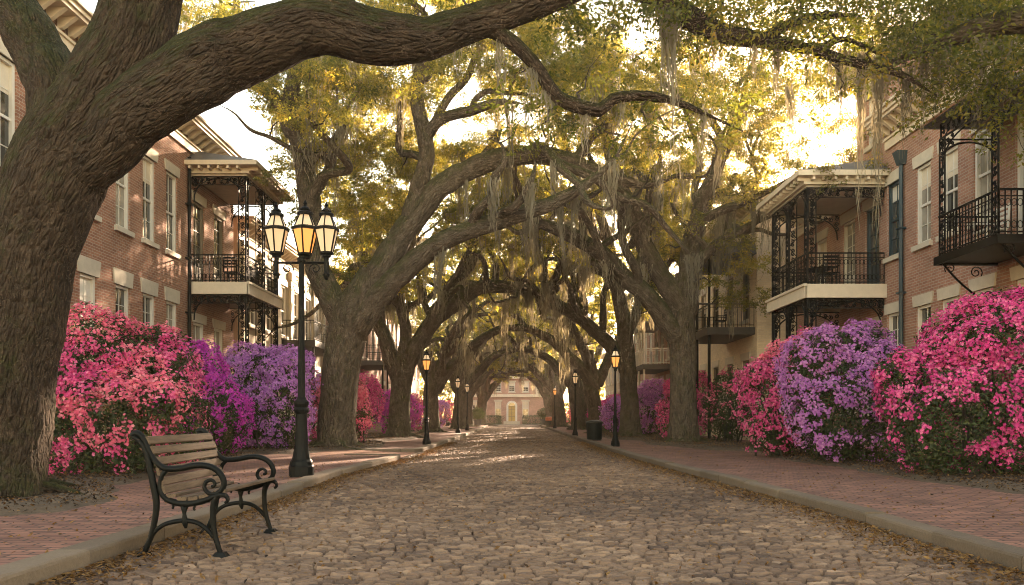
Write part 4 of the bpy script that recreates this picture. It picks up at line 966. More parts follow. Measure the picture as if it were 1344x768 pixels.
oak('oak_tree', 'upright live oak on the right pavement, forked above the trash bin', 28.0,
    [(898,584,58),(898,540,52),(897,490,50),(896,440,52),(897,400,50),(899,360,36)],
    [[(894,415,28,36),(878,378,28,33),(856,335,28,30),(830,280,27.9,27),(810,230,27.8,25),(800,185,27.7,21),(788,130,27.6,16),(795,70,27.5,11)],
     [(900,410,28,36),(905,355,28.1,33),(914,295,28.2,29),(934,240,28.3,24),(955,190,28.4,19),(975,130,28.5,13),(985,70,28.6,8)],
     [(890,445,27.9,34),(866,408,27.8,33),(830,372,27.6,29),(790,335,27.4,26),(740,304,27.2,23),(690,288,27,19),(645,290,26.8,12)],
     [(902,360,28.1,21),(940,320,28,17),(985,295,27.8,12),(1020,270,27.6,7)],
     [(912,300,28.2,18),(950,275,27.5,15),(1000,255,27,11),(1050,225,26.6,6)]],
    vault(3.9, 28.3, 10.6, 6.2, 5.6, 3.9, 360, 9.1, keep=lambda p: p[0] < 8.2 or p[2] > 10.5), 17, size=.088, per=380, moss=44, ws=.68, wl=.80, mossL=(.8,2.4), twigscale=1.2, moss_w=.026,
    extra_centers=px_centers([(940,1010,290,400,26,30,16),(780,1010,40,280,29.5,34,100),(1000,1160,30,250,22,27,80),(850,895,330,375,31,34,6)]), extra2=lambda g: g.uniform((5.2, 26, 6.9), (8.9, 31.5, 9.4), (34, 3)),  # second set: low outer sprays added to keep direct sun off the bench
    extra_moss=[(960,280,400,28,.08,26),(700,292,372,27.1,.07,24),(940,300,395,28,.10,30),(1000,262,350,27,.07,22),(860,250,340,27.9,.08,24)])
oak('oak_tree', 'three-stemmed live oak behind the left single lantern', 34.8,
    [(524,579,40),(524,545,34),(526,510,33),(530,485,36),(534,465,30)],
    [[(529,492,34.8,27),(552,446,34.8,26),(585,408,34.9,23),(630,380,35,21),(680,378,35.1,18),(722,394,35.2,14),(765,424,35.3,9)],
     [(524,495,34.8,26),(509,460,34.8,23),(498,425,34.9,20),(494,385,35,17),(478,335,35,12),(480,280,35,8)],
     [(531,475,34.8,20),(532,425,34.9,17),(522,380,35,14),(536,330,35.1,10),(560,290,35.2,6)],
     [(550,450,34.8,17),(575,405,34.5,15),(610,350,34.3,12),(640,320,34,8)]],
    vault(-2.6, 35.2, 8.8, 6.2, 5.4, 3.9, 290, 7.6, low=.2), 23, size=.125, per=250, extra_centers=lambda g: g.uniform((-9.2, 28.5, 10.0), (-4.2, 36.5, 13.6), (75, 3)), moss=48, ws=.80, wl=.86, mossL=(.8,2.2), twigscale=1.3, moss_w=.032)  # high sprays on the left are added to shade the red brick front
oak('oak_tree', 'tall straight live oak behind the right single lantern', 35.0,
    [(828,579,38),(827,540,30),(825,500,28),(822,460,27),(818,420,25),(808,370,20),(796,310,17),(780,260,11)],
    [[(824,490,35,22),(806,458,35,22),(778,432,34.9,20),(744,406,34.8,18),(705,386,34.7,15),(665,377,34.6,10)],
     [(821,450,35,17),(838,405,35.1,15),(858,360,35.2,12),(880,310,35.4,8)],
     [(812,390,35,15),(785,350,34.6,13),(750,330,34.3,10),(725,300,34,6)]],
    vault(2.8, 35.4, 8.8, 6.2, 5.4, 3.9, 290, 7.6, low=.2), 29, size=.125, per=250, moss=48, ws=.80, wl=.86, mossL=(.8,2.2), twigscale=1.3, moss_w=.032)

def far_oak(x, Y, label, seed, size):
    """oak further down the avenue, its limbs met over the middle of the street"""
    rng = np.random.RandomState(seed); s = -1 if x < 0 else 1; j = lambda a: rng.uniform(-a, a); r = rng.uniform(.44, .68); x += j(.35); Y += j(1.6)
    ln = j(.35); tr = [(x,Y,-.05,r),(x-s*.05+ln*.3,Y,1.2,r*.9),(x-s*.2+ln*.7,Y+j(.2),2.4,r*.88),(x-s*.3+ln,Y+j(.3),3.5,r*.75),(x-s*.2+ln*1.2,Y+j(.4),4.8,r*.5)]; hz = rng.uniform(-.6, .5)
    L = [[(x-s*.2,Y,2.6,.38),(x-s*1.2,Y+j(.3),4.0,.33),(x-s*2.6,Y+j(.5),5.3,.27),(x-s*4.2,Y+j(.8),6.0+hz,.21),(x-s*5.8,Y+j(1.4),6.1+hz+j(.6),.14),(x-s*(6.6+j(1)),Y+j(2),5.6+hz+j(.8),.06)],
         [(x-s*.2,Y,3.0,.32),(x-s*.8,Y+j(.5),4.8,.27),(x-s*1.9,Y+j(1),6.6,.2),(x-s*3.2,Y+j(1.4),7.9,.12),(x-s*4.2,Y+j(1.5),8.9,.05)],
         [(x,Y,2.8,.3),(x+s*.8,Y+j(.6),4.6,.26),(x+s*1.6,Y+j(.8),6.4,.2),(x+s*1.4,Y+j(1),8.2,.12),(x+s*2,Y+j(1),9.6,.05)],
         [(x-s*.5,Y,3.3,.24),(x-s*.9,Y-1.2,5.0,.2),(x-s*1.8,Y-2.2,6.4,.14),(x-s*2.4,Y-3,7.4,.06)],
         [(x-s*.3,Y,3.3,.24),(x-s*.6,Y+1.3,5.0,.2),(x-s*1.3,Y+2.4,6.5,.14),(x-s*2.2,Y+3.2,7.3,.06)]]
    return oak('oak_tree', label, Y, tr, L, vault(s*2.2, Y, 8.0, 5.8, 5.6, 3.5, 135, 6.5 if Y < 60 else 4.6, low=.2), seed, size=size, per=130, moss=36, mossL=(.8,2.2), sides=10, px=False, moss_n=26, twigscale=1.5, nsub=16, moss_w=.045)
far_oak(-4.5, 46, 'thick dark live oak third along the left kerb', 41, .17)
far_oak(4.6, 46, 'dark live oak behind the trash bin on the right', 43, .17)
far_oak(-4.4, 57, 'fourth live oak along the left kerb, beside the two thin lamp posts', 47, .20)
far_oak(4.6, 56, 'fourth live oak along the right kerb, beyond the trash bin', 53, .20)
far_oak(-3.95, 68, 'fifth live oak along the left kerb, near the potted shrub', 59, .23)
far_oak(4.1, 67, 'fifth live oak along the right kerb, near the orange-topped bin', 61, .23)
far_oak(-3.55, 79, 'last live oak on the left before the far pink house', 67, .26)
far_oak(3.75, 78, 'last live oak on the right before the far pink house', 71, .26)

# loose trees behind the houses and beyond the end of the street
def back_tree(x, Y, hgt, r, seed, label):
    rng = np.random.RandomState(seed); o = empty('garden_tree', (x, Y, 0), label, 'tree', 'trees behind the houses')
    mb = MB(); P, R = limb_mesh(mb, [(x,Y,-.3),(x+.1,Y,hgt*.25),(x-.1,Y,hgt*.5),(x,Y,hgt*.8)], [.4,.33,.26,.1], 10, .4, .1, seed, (0,.4,.3)); mb.build('trunk', M['bark'], o, smooth=True, uv=False, bark=True)
    d = rng.normal(size=(70,3)); d /= np.linalg.norm(d, axis=1)[:,None]; c = np.array((x,Y,hgt*.68))+d*(rng.uniform(.4,1,70)**.6)[:,None]*np.array((r,r,hgt*.36))
    mb = MB(); connect_twigs(mb, rng, P[P[:,2] > hgt*.3], R[P[:,2] > hgt*.3], c, scale=2); tag(mb.build('twigs', M['twig'], o, uv=False), kind='stuff')
    V, Q, T = clump_leaves(rng, c, rng.uniform(1.0, 1.9, 70)*r/4, 90, .32, .7); mb = MB(); mb.add(V, Q, tint=T); mb.build('crown', M['leaf'], o, uv=False, tint=True)
for k, (x, Y, h_, r, l) in enumerate([(-15,104,15,6,'broad tree behind the far house, left of its door'),(-3,112,17,7,'tallest tree behind the middle of the far house'),(8,112,14,5.5,'broad tree behind the far house, right of its door'),(-25,101,14,6,'tree at the left end of the far house'),(-37,104,15,7,'outermost tree left of the far house'),(-10.5,99.5,8.5,4,'low bushy tree at the left corner of the far house'),(10.5,99.5,8.5,4,'low bushy tree at the right corner of the far house'),(14.5,91,8,4,'small tree at the right mouth of the cross street'),(-14.5,91,8,4,'small tree at the left mouth of the cross street'),
        (22,47,12.5,5,'tree behind the brick house with white porch columns, nearer one'),(22,58,11.5,5,'tree behind the brick house with white porch columns, farther one'),(22,70,12,5.5,'tree behind the far right stucco terrace'),(-22,48,12,5,'tree behind the far left pale brick house'),(-22,62,12,5.5,'tree behind the far left terrace')]):
    back_tree(x, Y, h_, r, 200+k, l)
# ------------------------------------------------------------------ azaleas
def azalea(lobes, pet, label, seed, nfl, nleaf, fsize=.05, patch=.42, lsize=.07, grp='azalea bushes in bloom', cover=.0, pet2=None, low=.15):
    """flowering bush: stems, foliage and blossom over a cluster of domes; lobes = (x, y, z, rx, ry, rz)"""
    rng = np.random.RandomState(seed); Lb = np.array(lobes, float); c0 = Lb[:,:3].mean(0); extra = []
    for _ in range(5*len(Lb)):                        # shoots that stand out of the dome
        l = Lb[rng.randint(len(lobes))]; d = rng.normal(size=3); d[2] = abs(d[2])*.9; d /= np.linalg.norm(d); q = rng.uniform(.22, .42)
        extra.append(np.concatenate((l[:3]+d*l[3:]*rng.uniform(.70, .90), l[3:]*q)))
    Lb = np.vstack((Lb, extra))
    o = empty('azalea_bush', (float(c0[0]), float(c0[1]), .1), label, 'bush', grp)
    area = (Lb[:,3]*Lb[:,5]+Lb[:,4]*Lb[:,3]); pr = area/area.sum()
    def surf(n, deep):
        k = rng.choice(len(Lb), n*3, p=pr); d = rng.normal(size=(n*3,3)); d /= np.linalg.norm(d, axis=1)[:,None]
        rr = 1-deep*rng.uniform(0, 1, n*3)**1.3
        base = Lb[k,:3]+d*Lb[k,3:]
        bump = 1+.42*(fbm(base*1.5, seed, 2)-.5)+.46*(fbm(base*3.6, seed+4, 2)-.5)
        P = Lb[k,:3]+d*Lb[k,3:]*(rr*bump)[:,None]; ok = P[:,2] > .14+low*rng.rand(n*3)
        for m in range(len(Lb)):                       # nothing buried inside another dome
            q = (P-Lb[m,:3])/Lb[m,3:]; ok &= (k == m) | ((q**2).sum(1) > .72)
        P, d = P[ok][:n], d[ok][:n]; nn = d/Lb[k[ok][:n],3:]; return P, nn/np.linalg.norm(nn, axis=1)[:,None]
    P, d = surf(int(nleaf*1.5), .55); V, Q = scatter_leaves(rng, P, d+rng.normal(0, .7, P.shape)+np.array((0,0,.3)), lsize)
    mb = MB(); mb.add(V, Q, tint=np.clip(rng.normal(.45, .22, len(Q))+.2*(fbm(P*2, seed+1)-.5), 0, 1)); mb.build('foliage', M['bush_leaf'], o, uv=False, tint=True)
    fsize *= .70; nfl = int(nfl*1.25); P, d = surf(int(nfl*2.6), .10)
    f = fbm(P*3.4, seed+9, 2)+.5*(fbm(P*8, seed+13, 2)-.5)+.30*np.clip((P[:,2]-.5)/2.6, -.3, .6)
    keep = f > np.quantile(f, min(.9, patch+.06)); P, d = P[keep][:int(nfl*1.2)], d[keep][:int(nfl*1.2)]
    def flowers(P, d, mat):
        # trusses: three to five open blossoms together
        rep = rng.randint(2, 5, len(P)); P2 = np.repeat(P, rep, 0); d2 = np.repeat(d, rep, 0); n = len(P2)
        P2 = P2+rng.normal(0, fsize*.75, (n,3)); d2 = d2+rng.normal(0, .45, (n,3))+np.array((0,-.15,.15)); d2 /= np.linalg.norm(d2, axis=1)[:,None]
        a = rng.normal(size=(n,3)); T = a-(a*d2).sum(1)[:,None]*d2; T /= np.linalg.norm(T, axis=1)[:,None]; B = np.cross(d2, T)
        s = fsize*rng.uniform(.75, 1.25, n)[:,None]; Vs = []
        for k in range(5):
            th = 2*PI*k/5; e = np.cos(th)*T+np.sin(th)*B; g = -np.sin(th)*T+np.cos(th)*B; up = d2
            Vs.append(np.stack((P2, P2+s*(.40*e+.24*g)+up*s*.22, P2+s*.62*e+up*s*(.20+.12*rng.rand(n,1)), P2+s*(.40*e-.24*g)+up*s*.22), 1))
        V = np.stack(Vs, 1).reshape(-1,3); t = np.clip(rng.normal(.5, .27, n)+.5*(fbm(P2*1.1, seed+21, 2)-.5), 0, 1)
        mb = MB(); mb.add(V, np.arange(n*20).reshape(-1,4), tint=np.repeat(t, 5)); mb.build('blossom', M[mat], o, uv=False, tint=True)
    if pet2:
        h_ = fbm(P*1.0, seed+30, 2) > .57; flowers(P[~h_], d[~h_], pet); flowers(P[h_], d[h_], pet2)
    else: flowers(P, d, pet)
    mb = MB()
    for _ in range(16):
        l = Lb[rng.randint(len(lobes))]; b_ = np.array((c0[0]+rng.normal(0, .3), c0[1]+rng.normal(0, .3), .05)); e = l[:3]+rng.normal(0, .45, 3)*l[3:]; e[2] = max(e[2], .6)
        P_, R_ = spline([b_, b_*.5+e*.5+rng.normal(0, .15, 3), e], [.03, .02, .008], .2); mb.tube(P_, R_, 5, False)
    mb.build('stems', M['twig'], o, smooth=True, uv=False)
    return o
azalea([(-6.9,13.2,1.0,1.05,1.1,1.0),(-6.25,13.0,.95,.95,1.0,.95),(-7.1,13.6,1.9,.95,1.0,.95),(-6.3,13.9,1.7,.85,.9,.85),(-5.75,13.3,1.0,.55,.8,.85)], 'pet_pink', 'hot pink and coral azalea between the big oak trunk and the bench', 301, 3000, 15000, .060, pet2='pet_coral', patch=.46)
azalea([(-7.6,19.3,1.15,.95,.9,1.15),(-7.0,19.0,1.0,.75,.8,.95),(-7.9,19.7,2.0,.75,.8,.9)], 'pet_magenta', 'magenta purple azalea behind the bench', 302, 2100, 9000, .068, patch=.42)
azalea([(-7.1,22.4,1.2,1.0,.9,1.2),(-6.4,22.2,1.2,.85,.8,1.1),(-7.6,22.7,2.1,.9,.8,1.0),(-6.5,22.6,2.1,.9,.8,.95)], 'pet_violet', 'pale violet azalea behind the triple lantern, below the lace gallery', 303, 2900, 10000, .07, patch=.38)
azalea([(-5.6,27.0,1.1,.75,.8,1.05),(-6.0,27.3,1.7,.9,.8,.95)], 'pet_coral', 'coral pink azalea just right of the leaning oak trunk', 304, 1500, 5000, .08)
azalea([(-7.2,31.5,1.3,1.3,1.0,1.3),(-6.4,32.2,1.6,1.2,1.0,1.2)], 'pet_hot', 'pink azalea in front of the cream stucco house', 305, 2000, 6000, .085)
azalea([(-5.9,40.0,1.2,1.1,1.0,1.2)], 'pet_magenta', 'pinkish magenta azalea beyond the three-stemmed oak', 306, 900, 3000, .10)
azalea([(6.85,12.8,1.0,.85,.95,.95),(7.6,12.7,1.2,1.1,1.1,1.15),(7.5,13.0,2.0,.85,1.0,.9),(6.75,13.3,1.45,.65,.8,.75),(8.3,12.6,1.6,1.0,1.0,1.5),(8.0,13.0,2.4,.8,.9,.8)], 'pet_hot', 'large hot pink azalea at the right edge, below the iron balcony', 307, 4300, 19000, .060, patch=.44)
azalea([(6.6,16.2,1.1,.95,.9,1.1),(7.3,16.3,1.3,.9,.9,1.2),(6.5,16.8,2.05,.9,.8,.9),(7.4,17.0,2.2,.85,.8,.9)], 'pet_purple', 'lavender purple azalea between the two pink ones on the right', 308, 3100, 13000, .062, patch=.40)
azalea([(6.2,19.1,1.1,.75,.9,1.1),(6.8,19.3,1.8,.9,.8,1.1),(7.3,19.5,2.3,.75,.8,.8),(6.0,19.3,1.7,.6,.7,.75)], 'pet_pink', 'rose pink azalea on the right, in front of the lace gallery', 309, 2400, 9000, .066, pet2='pet_coral', patch=.38)
azalea([(7.35,27.6,1.1,.75,.8,1.1),(7.6,27.9,1.8,.7,.8,.95)], 'pet_coral', 'mostly green azalea with a few pink flowers beside the right oak trunk', 310, 260, 7000, .085, patch=.7)
azalea([(7.3,33.2,1.1,1.1,.9,1.1),(6.5,33.0,1.0,.7,.8,1.0),(7.4,33.6,1.9,1.0,.9,1.1)], 'pet_pink', 'red pink azalea left of the right oak trunk', 311, 1700, 5000, .09, patch=.36)
azalea([(6.2,38.6,1.2,.9,.9,1.2),(6.9,39,1.7,.9,.9,1.1)], 'pet_purple', 'lilac azalea behind the tall straight oak on the right', 312, 1300, 4000, .10, patch=.36)
azalea([(5.6,43.2,1.1,.8,.9,1.1)], 'pet_violet', 'violet azalea behind the right single lantern', 313, 700, 2500, .11)

azalea([(-6.6,50.5,1.2,1.3,1.1,1.2),(-5.6,51,1.0,.8,.9,1.0)], 'pet_pink', 'pink azalea between the third and fourth oaks on the left', 314, 800, 2500, .11)
azalea([(-6.4,62.5,1.2,1.3,1.2,1.2)], 'pet_violet', 'violet azalea between the fourth and fifth oaks on the left', 315, 600, 2000, .12)
azalea([(6.6,51,1.2,1.3,1.1,1.2),(5.7,51.5,1.0,.8,.9,1.0)], 'pet_hot', 'pink azalea between the third and fourth oaks on the right', 316, 800, 2500, .11)
azalea([(6.4,61.5,1.2,1.3,1.2,1.2)], 'pet_magenta', 'magenta azalea between the fourth and fifth oaks on the right', 317, 600, 2000, .12)
azalea([(-6.2,73.5,1.2,1.4,1.2,1.2)], 'pet_pink', 'pink azalea between the last two oaks on the left', 318, 500, 2000, .13)
azalea([(6.2,72.5,1.2,1.4,1.2,1.2)], 'pet_coral', 'coral azalea between the last two oaks on the right', 319, 500, 2000, .13)

def clipped_bush(x0, x1, y0, y1, h_, label, seed, n=2600, size=.16, cat='hedge', name='hedge', grp=None):
    rng = np.random.RandomState(seed); o = empty(name, ((x0+x1)/2, (y0+y1)/2, .0), label, cat, grp)
    P = rng.uniform(0, 1, (n,3)); f = rng.randint(0, 3, n); P[np.arange(n), f] = rng.choice([0.05, .95], n); P += rng.normal(0, .04, P.shape)
    P = np.array((x0,y0,0))+np.abs(P)*np.array((x1-x0,y1-y0,h_)); V, Q = scatter_leaves(rng, P, rng.normal(size=P.shape)+np.array((0,-.5,.5)), size)
    mb = MB(); mb.add(V, Q, tint=rng.rand(n)); mb.build('foliage', M['hedge_leaf'], o, uv=False, tint=True)
    mb = MB()
    for x in np.linspace(x0+.2, x1-.2, max(3, int((x1-x0)/.6))): mb.tube([(x,(y0+y1)/2,-.1),(x+.1,(y0+y1)/2,h_*.6)], .03, 5)
    mb.build('stems', M['twig'], o, uv=False)
clipped_bush(-6.5, -1.6, 95.6, 96.7, 1.05, 'clipped hedge left of the far yellow door', 401)
clipped_bush(1.0, 6.0, 95.6, 96.7, 1.05, 'clipped hedge right of the far yellow door', 402)
clipped_bush(-30, -6.6, 97.6, 98.9, 2.6, 'tall hedge left of the far house', 403, 9000, .24)
clipped_bush(6.2, 30, 97.6, 98.9, 2.6, 'tall hedge right of the far house', 404, 9000, .24)

def planter(x, y, label, seed, rad=.42):
    o = empty('planter', (x, y, .1), label, 'planter', 'planters at the far end of the street'); b = MB()
    b.lathe([(.30,0),(.34,.05),(.33,.1),(.40,.5),(.45,.55),(.45,.6),(.38,.6),(.36,.5)], (x,y,.1), 16); b.build('pot', M['terracotta'], o, smooth=False, uv=False)
    rng = np.random.RandomState(seed); d = rng.normal(size=(900,3)); d /= np.linalg.norm(d, axis=1)[:,None]; P = np.array((x,y,1.25))+d*np.array((.75,.75,.62))*rng.uniform(.6,1,900)[:,None]
    V, Q = scatter_leaves(rng, P, d+rng.normal(0,.5,d.shape), .17); m = MB(); m.add(V, Q, tint=rng.rand(900)); m.build('shrub', M['hedge_leaf'], o, uv=False, tint=True)
planter(-3.5, 76, 'dark round planter with bushy shrub near the left kerb at the far end', 411)
planter(3.0, 80, 'dark round planter with bushy shrub near the right kerb at the far end', 412)

# ------------------------------------------------------------------ lanterns
def lantern(parent, x, y, z, s, glass, name='lantern', n=6):
    """tapered glass lantern with iron bars, hood and finial; z = underside"""
    b = MB(); th = np.linspace(0, 2*PI, n, endpoint=False)+PI/n; r0, r1, h_ = .105*s, .20*s, .42*s
    V = [(x+r0*math.cos(t), y+r0*math.sin(t), z+.03*s) for t in th]+[(x+r1*math.cos(t), y+r1*math.sin(t), z+h_) for t in th]
    b.add(V, [[i,(i+1)%n,n+(i+1)%n,n+i] for i in range(n)]); L = b.build(name, M[glass], parent, uv=False)
    b = MB()
    for i in range(n):
        a, c = np.array(V[i]), np.array(V[n+i]); m = np.array((x,y,0)); q = (a-m); b.bar(a, c, .022*s, .022*s, up=(q[0],q[1],0))
    b.lathe([(.04*s,-.06*s),(.075*s,-.05*s),(.075*s,-.02*s),(.118*s,0),(.118*s,.035*s),(.06*s,.036*s)], (x,y,z), 12)
    b.lathe([(.19*s,h_-.02*s),(.225*s,h_-.015*s),(.225*s,h_+.02*s),(.17*s,h_+.045*s),(.15*s,h_+.05*s)], (x,y,z), n)
    b.build('cage', M['iron_green'], L, uv=False)
    b = MB(); h0 = h_+.05*s   # upper glass crown, then the hood
    b.lathe([(.165*s,h0),(.085*s,h0+.19*s)], (x,y,z), n); b.build('crown_glass', M['lamp_dim'], L, uv=False)
    b = MB()
    for i in range(n):
        t = th[i]; b.bar((x+.168*s*math.cos(t),y+.168*s*math.sin(t),z+h0),(x+.088*s*math.cos(t),y+.088*s*math.sin(t),z+h0+.19*s), .018*s, .018*s, up=(math.cos(t),math.sin(t),0))
    b.lathe([(.10*s,h0+.17*s),(.125*s,h0+.18*s),(.125*s,h0+.215*s),(.075*s,h0+.245*s),(.085*s,h0+.27*s),(.06*s,h0+.30*s),(.03*s,h0+.32*s),(.022*s,h0+.345*s),(.034*s,h0+.365*s),(.022*s,h0+.39*s),(.006*s,h0+.42*s)], (x,y,z), 14)
    b.build('hood', M['iron_green'], L, uv=False)
    b = MB(); b.lathe([(.012*s,.05*s),(.045*s,.12*s),(.05*s,.2*s),(.03*s,.27*s),(.01*s,.29*s)], (x,y,z), 10); b.build('bulb', M['bulb'] if glass == 'lamp_lit' else M['lamp_dim'], L, uv=False, smooth=True)
    return L
def post(o, x, y, z0, h_, s=1.0, mat='iron_green', k=.76):
    lathe0 = MB.lathe
    def slim(b, prof, c, sides): lathe0(b, [(r*k, z) for r, z in prof], c, sides)
    b = MB(); slim(b, [(.265*s,0),(.265*s,.16*s),(.245*s,.19*s),(.235*s,.24*s),(.20*s,.28*s),(.175*s,.36*s),(.165*s,.42*s)], (x,y,z0), 12); b.build('base', M[mat], o, uv=False)
    b = MB(); slim(b, [(.165*s,.41*s),(.145*s,.5*s),(.125*s,.8*s),(.118*s,1.02*s),(.15*s,1.05*s),(.16*s,1.09*s),(.13*s,1.13*s),(.155*s,1.18*s),(.155*s,1.22*s),(.105*s,1.26*s),(.085*s,1.30*s)], (x,y,z0), 16); b.build('plinth_shaft', M[mat], o, uv=False)
    b = MB(); n = 16; th = np.linspace(0, 2*PI, 40, endpoint=False); rr = 1-.10*(np.cos(th*10) < -.2)
    zs = [(1.28*s,.082*s*k),(h_*.6,.068*s*k),(h_-.1,.056*s*k)]
    V = np.array([(x+r*q*math.cos(t), y+r*q*math.sin(t), z0+z) for z, r in zs for t, q in zip(th, rr)]); i = np.arange(2)[:,None]*40; j = np.arange(40)[None,:]
    b.add(V, np.stack((i+j, i+(j+1)%40, i+40+(j+1)%40, i+40+j), -1).reshape(-1,4))
    slim(b, [(.056*s,h_-.12),(.09*s,h_-.10),(.09*s,h_-.05),(.06*s,h_-.02),(.05*s,h_)], (x,y,z0), 14); b.build('post', M[mat], o, uv=False)
# triple lantern
TX, TY = -3.49, 13.06; zb = .1
tl = empty('street_lamp', (TX, TY, zb), 'tall black lamp post with three lanterns beyond the bench, middle lantern glowing', 'street lamp')
post(tl, TX, TY, zb, 3.62, 1.0)
lantern(tl, TX+.06, TY, zb+3.62, 1.02, 'lamp_lit')
b = MB()
for sx, dy in ((-.41, .0), (.41, 0)):
    b.tube([(TX, TY, zb+3.50),(TX+sx, TY+dy, zb+3.50)], .020, 8); b.tube([(TX+sx, TY+dy, zb+3.30),(TX+sx, TY+dy, zb+3.62)], .038, 10)
    b.lathe([(.0,-.07),(.035,-.05),(.05,0),(.06,.03),(.04,.06)], (TX+sx, TY+dy, zb+3.28), 10)
    b.tube(scroll_pts(np.array((TX+sx*.55, TY, zb+3.40)), .10, 1.3 if sx > 0 else -1.3, PI/2, np.array((1.,0,0)), np.array((0,0,1.)), n=16), .010, 5, False)
b.build('crossarm', M['iron_green'], tl, uv=False)
lantern(tl, TX-.41, TY, zb+3.64, .96, 'lamp_dim'); lantern(tl, TX+.41, TY, zb+3.64, .96, 'lamp_dim')
def single_lamp(x, y, label, lit='lamp_lit', h_=2.62):
    o = empty('street_lamp', (x, y, .1), label, 'street lamp', 'single lantern lamp posts'); post(o, x, y, .1, h_-.1, .72); lantern(o, x, y, .1+h_-.1, .82, lit); return o
single_lamp((560-VX)/38.5, F/38.5, 'nearest single-lantern lamp post on the left, in front of the three-stemmed oak')
single_lamp((807.5-VX)/41, F/41, 'nearest single-lantern lamp post on the right, left of the tall straight oak')
single_lamp(-3.15, 44.5, 'second single-lantern lamp post along the left kerb', 'lamp_dim')
single_lamp(-3.1, 52.5, 'thin third lamp post along the left kerb', 'lamp_dim')
single_lamp(2.95, 38.6, 'teal-based single-lantern lamp post beyond the trash bin on the right', 'lamp_dim')
single_lamp(3.05, 60, 'farthest lamp post along the right kerb', 'lamp_lit')

# ------------------------------------------------------------------ bins
def bin_(x, y, w_, h_, label, topmat='bin', z=.1):
    o = empty('trash_bin', (x, y, z), label, 'trash bin'); b = MB(); n = 20
    b.lathe([(w_*.44,.0),(w_*.44,.04),(w_*.40,.05),(w_*.47,h_*.85)], (x,y,z), n); b.build('body', M['bin'], o, uv=False)
    b = MB()
    for k in range(n): t = 2*PI*k/n; b.bar((x+w_*.455*math.cos(t),y+w_*.455*math.sin(t),z+.05),(x+w_*.49*math.cos(t),y+w_*.49*math.sin(t),z+h_*.84), .04, .012, up=(math.cos(t),math.sin(t),0))
    b.build('slats', M['bin'], o, uv=False)
    b = MB(); b.lathe([(w_*.51,h_*.82),(w_*.53,h_*.84),(w_*.53,h_*.9),(w_*.46,h_*.95),(w_*.25,h_),(w_*.1,h_*1.01)] if topmat == 'bin' else [(w_*.5,h_*.82),(w_*.5,h_*1.3),(w_*.42,h_*1.36),(w_*.1,h_*1.38)], (x,y,z), n); b.build('lid', M[topmat], o, uv=False)
bin_((780-VX)/33, F/33, .64, .80, 'dark slatted trash bin on the right pavement by the second oak')
bin_((722-VX)/14.5, F/14.5, .85, .62, 'small dark bin with an orange top at the far right', 'rust')

# ------------------------------------------------------------------ the bench
YB0, YB1 = 6.22, 7.50
def bz(zx, zy): return np.array(((160+zx/3.657-VX)*6.28/F, CAMZ+(5-zy/3.657)*6.28/F))     # measured on the near end frame: (across, up)
def frame_curve(mb, pts, r, y, flat=1.0, n=.02, sides=8):
    Q = np.array([bz(*p) for p in pts]); P = np.column_stack((Q[:,0], np.full(len(Q), y), Q[:,1]))
    S, R = spline(P, np.broadcast_to(r, (len(P),)).copy(), n); mb.tube(S, R, sides)
bench = empty('park_bench', (-2.6, 6.95, 0), 'weathered wooden bench with curled black iron ends at the left kerb', 'bench')
def end_frame(y):
    mb = MB()
    frame_curve(mb, [(68,118),(74,108),(90,104),(112,118),(132,150),(152,195),(182,242),(226,272),(300,270),(375,256),(440,264),(482,292),(503,335),(494,372),(462,393),(428,388),(410,362),(418,336),(442,326),(460,340),(455,356),(444,355)], [.022,.024,.026,.026,.025,.024,.024,.025,.025,.025,.025,.025,.024,.022,.020,.018,.017,.016,.015,.014,.014,.012], y)
    frame_curve(mb, [(236,276),(212,300),(199,340),(203,382),(232,418),(290,437),(350,437),(410,424),(465,402),(500,396),(518,408),(520,426),(508,436)], [.018,.019,.02,.022,.024,.026,.026,.025,.024,.022,.018,.015,.012], y)
    frame_curve(mb, [(70,118),(95,135),(122,165),(142,220),(156,290),(170,360),(180,410),(182,460),(172,530),(158,590),(138,640),(122,682)], [.020,.023,.026,.027,.027,.028,.028,.026,.025,.024,.022,.020], y)
    frame_curve(mb, [(472,402),(457,430),(450,470),(452,530),(458,580),(472,630),(488,680)], [.026,.026,.024,.023,.023,.021,.020], y)
    frame_curve(mb, [(156,598),(180,566),(220,538),(270,524),(318,520),(370,528),(412,552),(440,580),(456,600)], [.018,.018,.018,.019,.02,.019,.018,.018,.018], y)
    frame_curve(mb, [(300,440),(312,465),(315,490),(318,525),(322,556)], [.012,.02,.015,.026,.010], y); frame_curve(mb, [(332,440),(322,465),(315,490)], .011, y)
    frame_curve(mb, [(262,440),(262,455),(258,462)], .010, y); frame_curve(mb, [(372,440),(360,462),(366,470)], .010, y)
    o = mb.build('end_frame', M['iron_green'], bench, smooth=True, uv=False)
    for zx in (122, 488):
        b = MB(); x, z = bz(zx, 686); b.hexa([(x-.065,y-.045,-.012),(x+.065,y-.045,-.012),(x+.065,y+.045,-.012),(x-.065,y+.045,-.012),(x-.035,y-.028,.03),(x+.035,y-.028,.03),(x+.035,y+.028,.03),(x-.035,y+.028,.03)])
        b.build('foot', M['iron_green'], o, uv=False)
end_frame(YB0); end_frame(YB1)
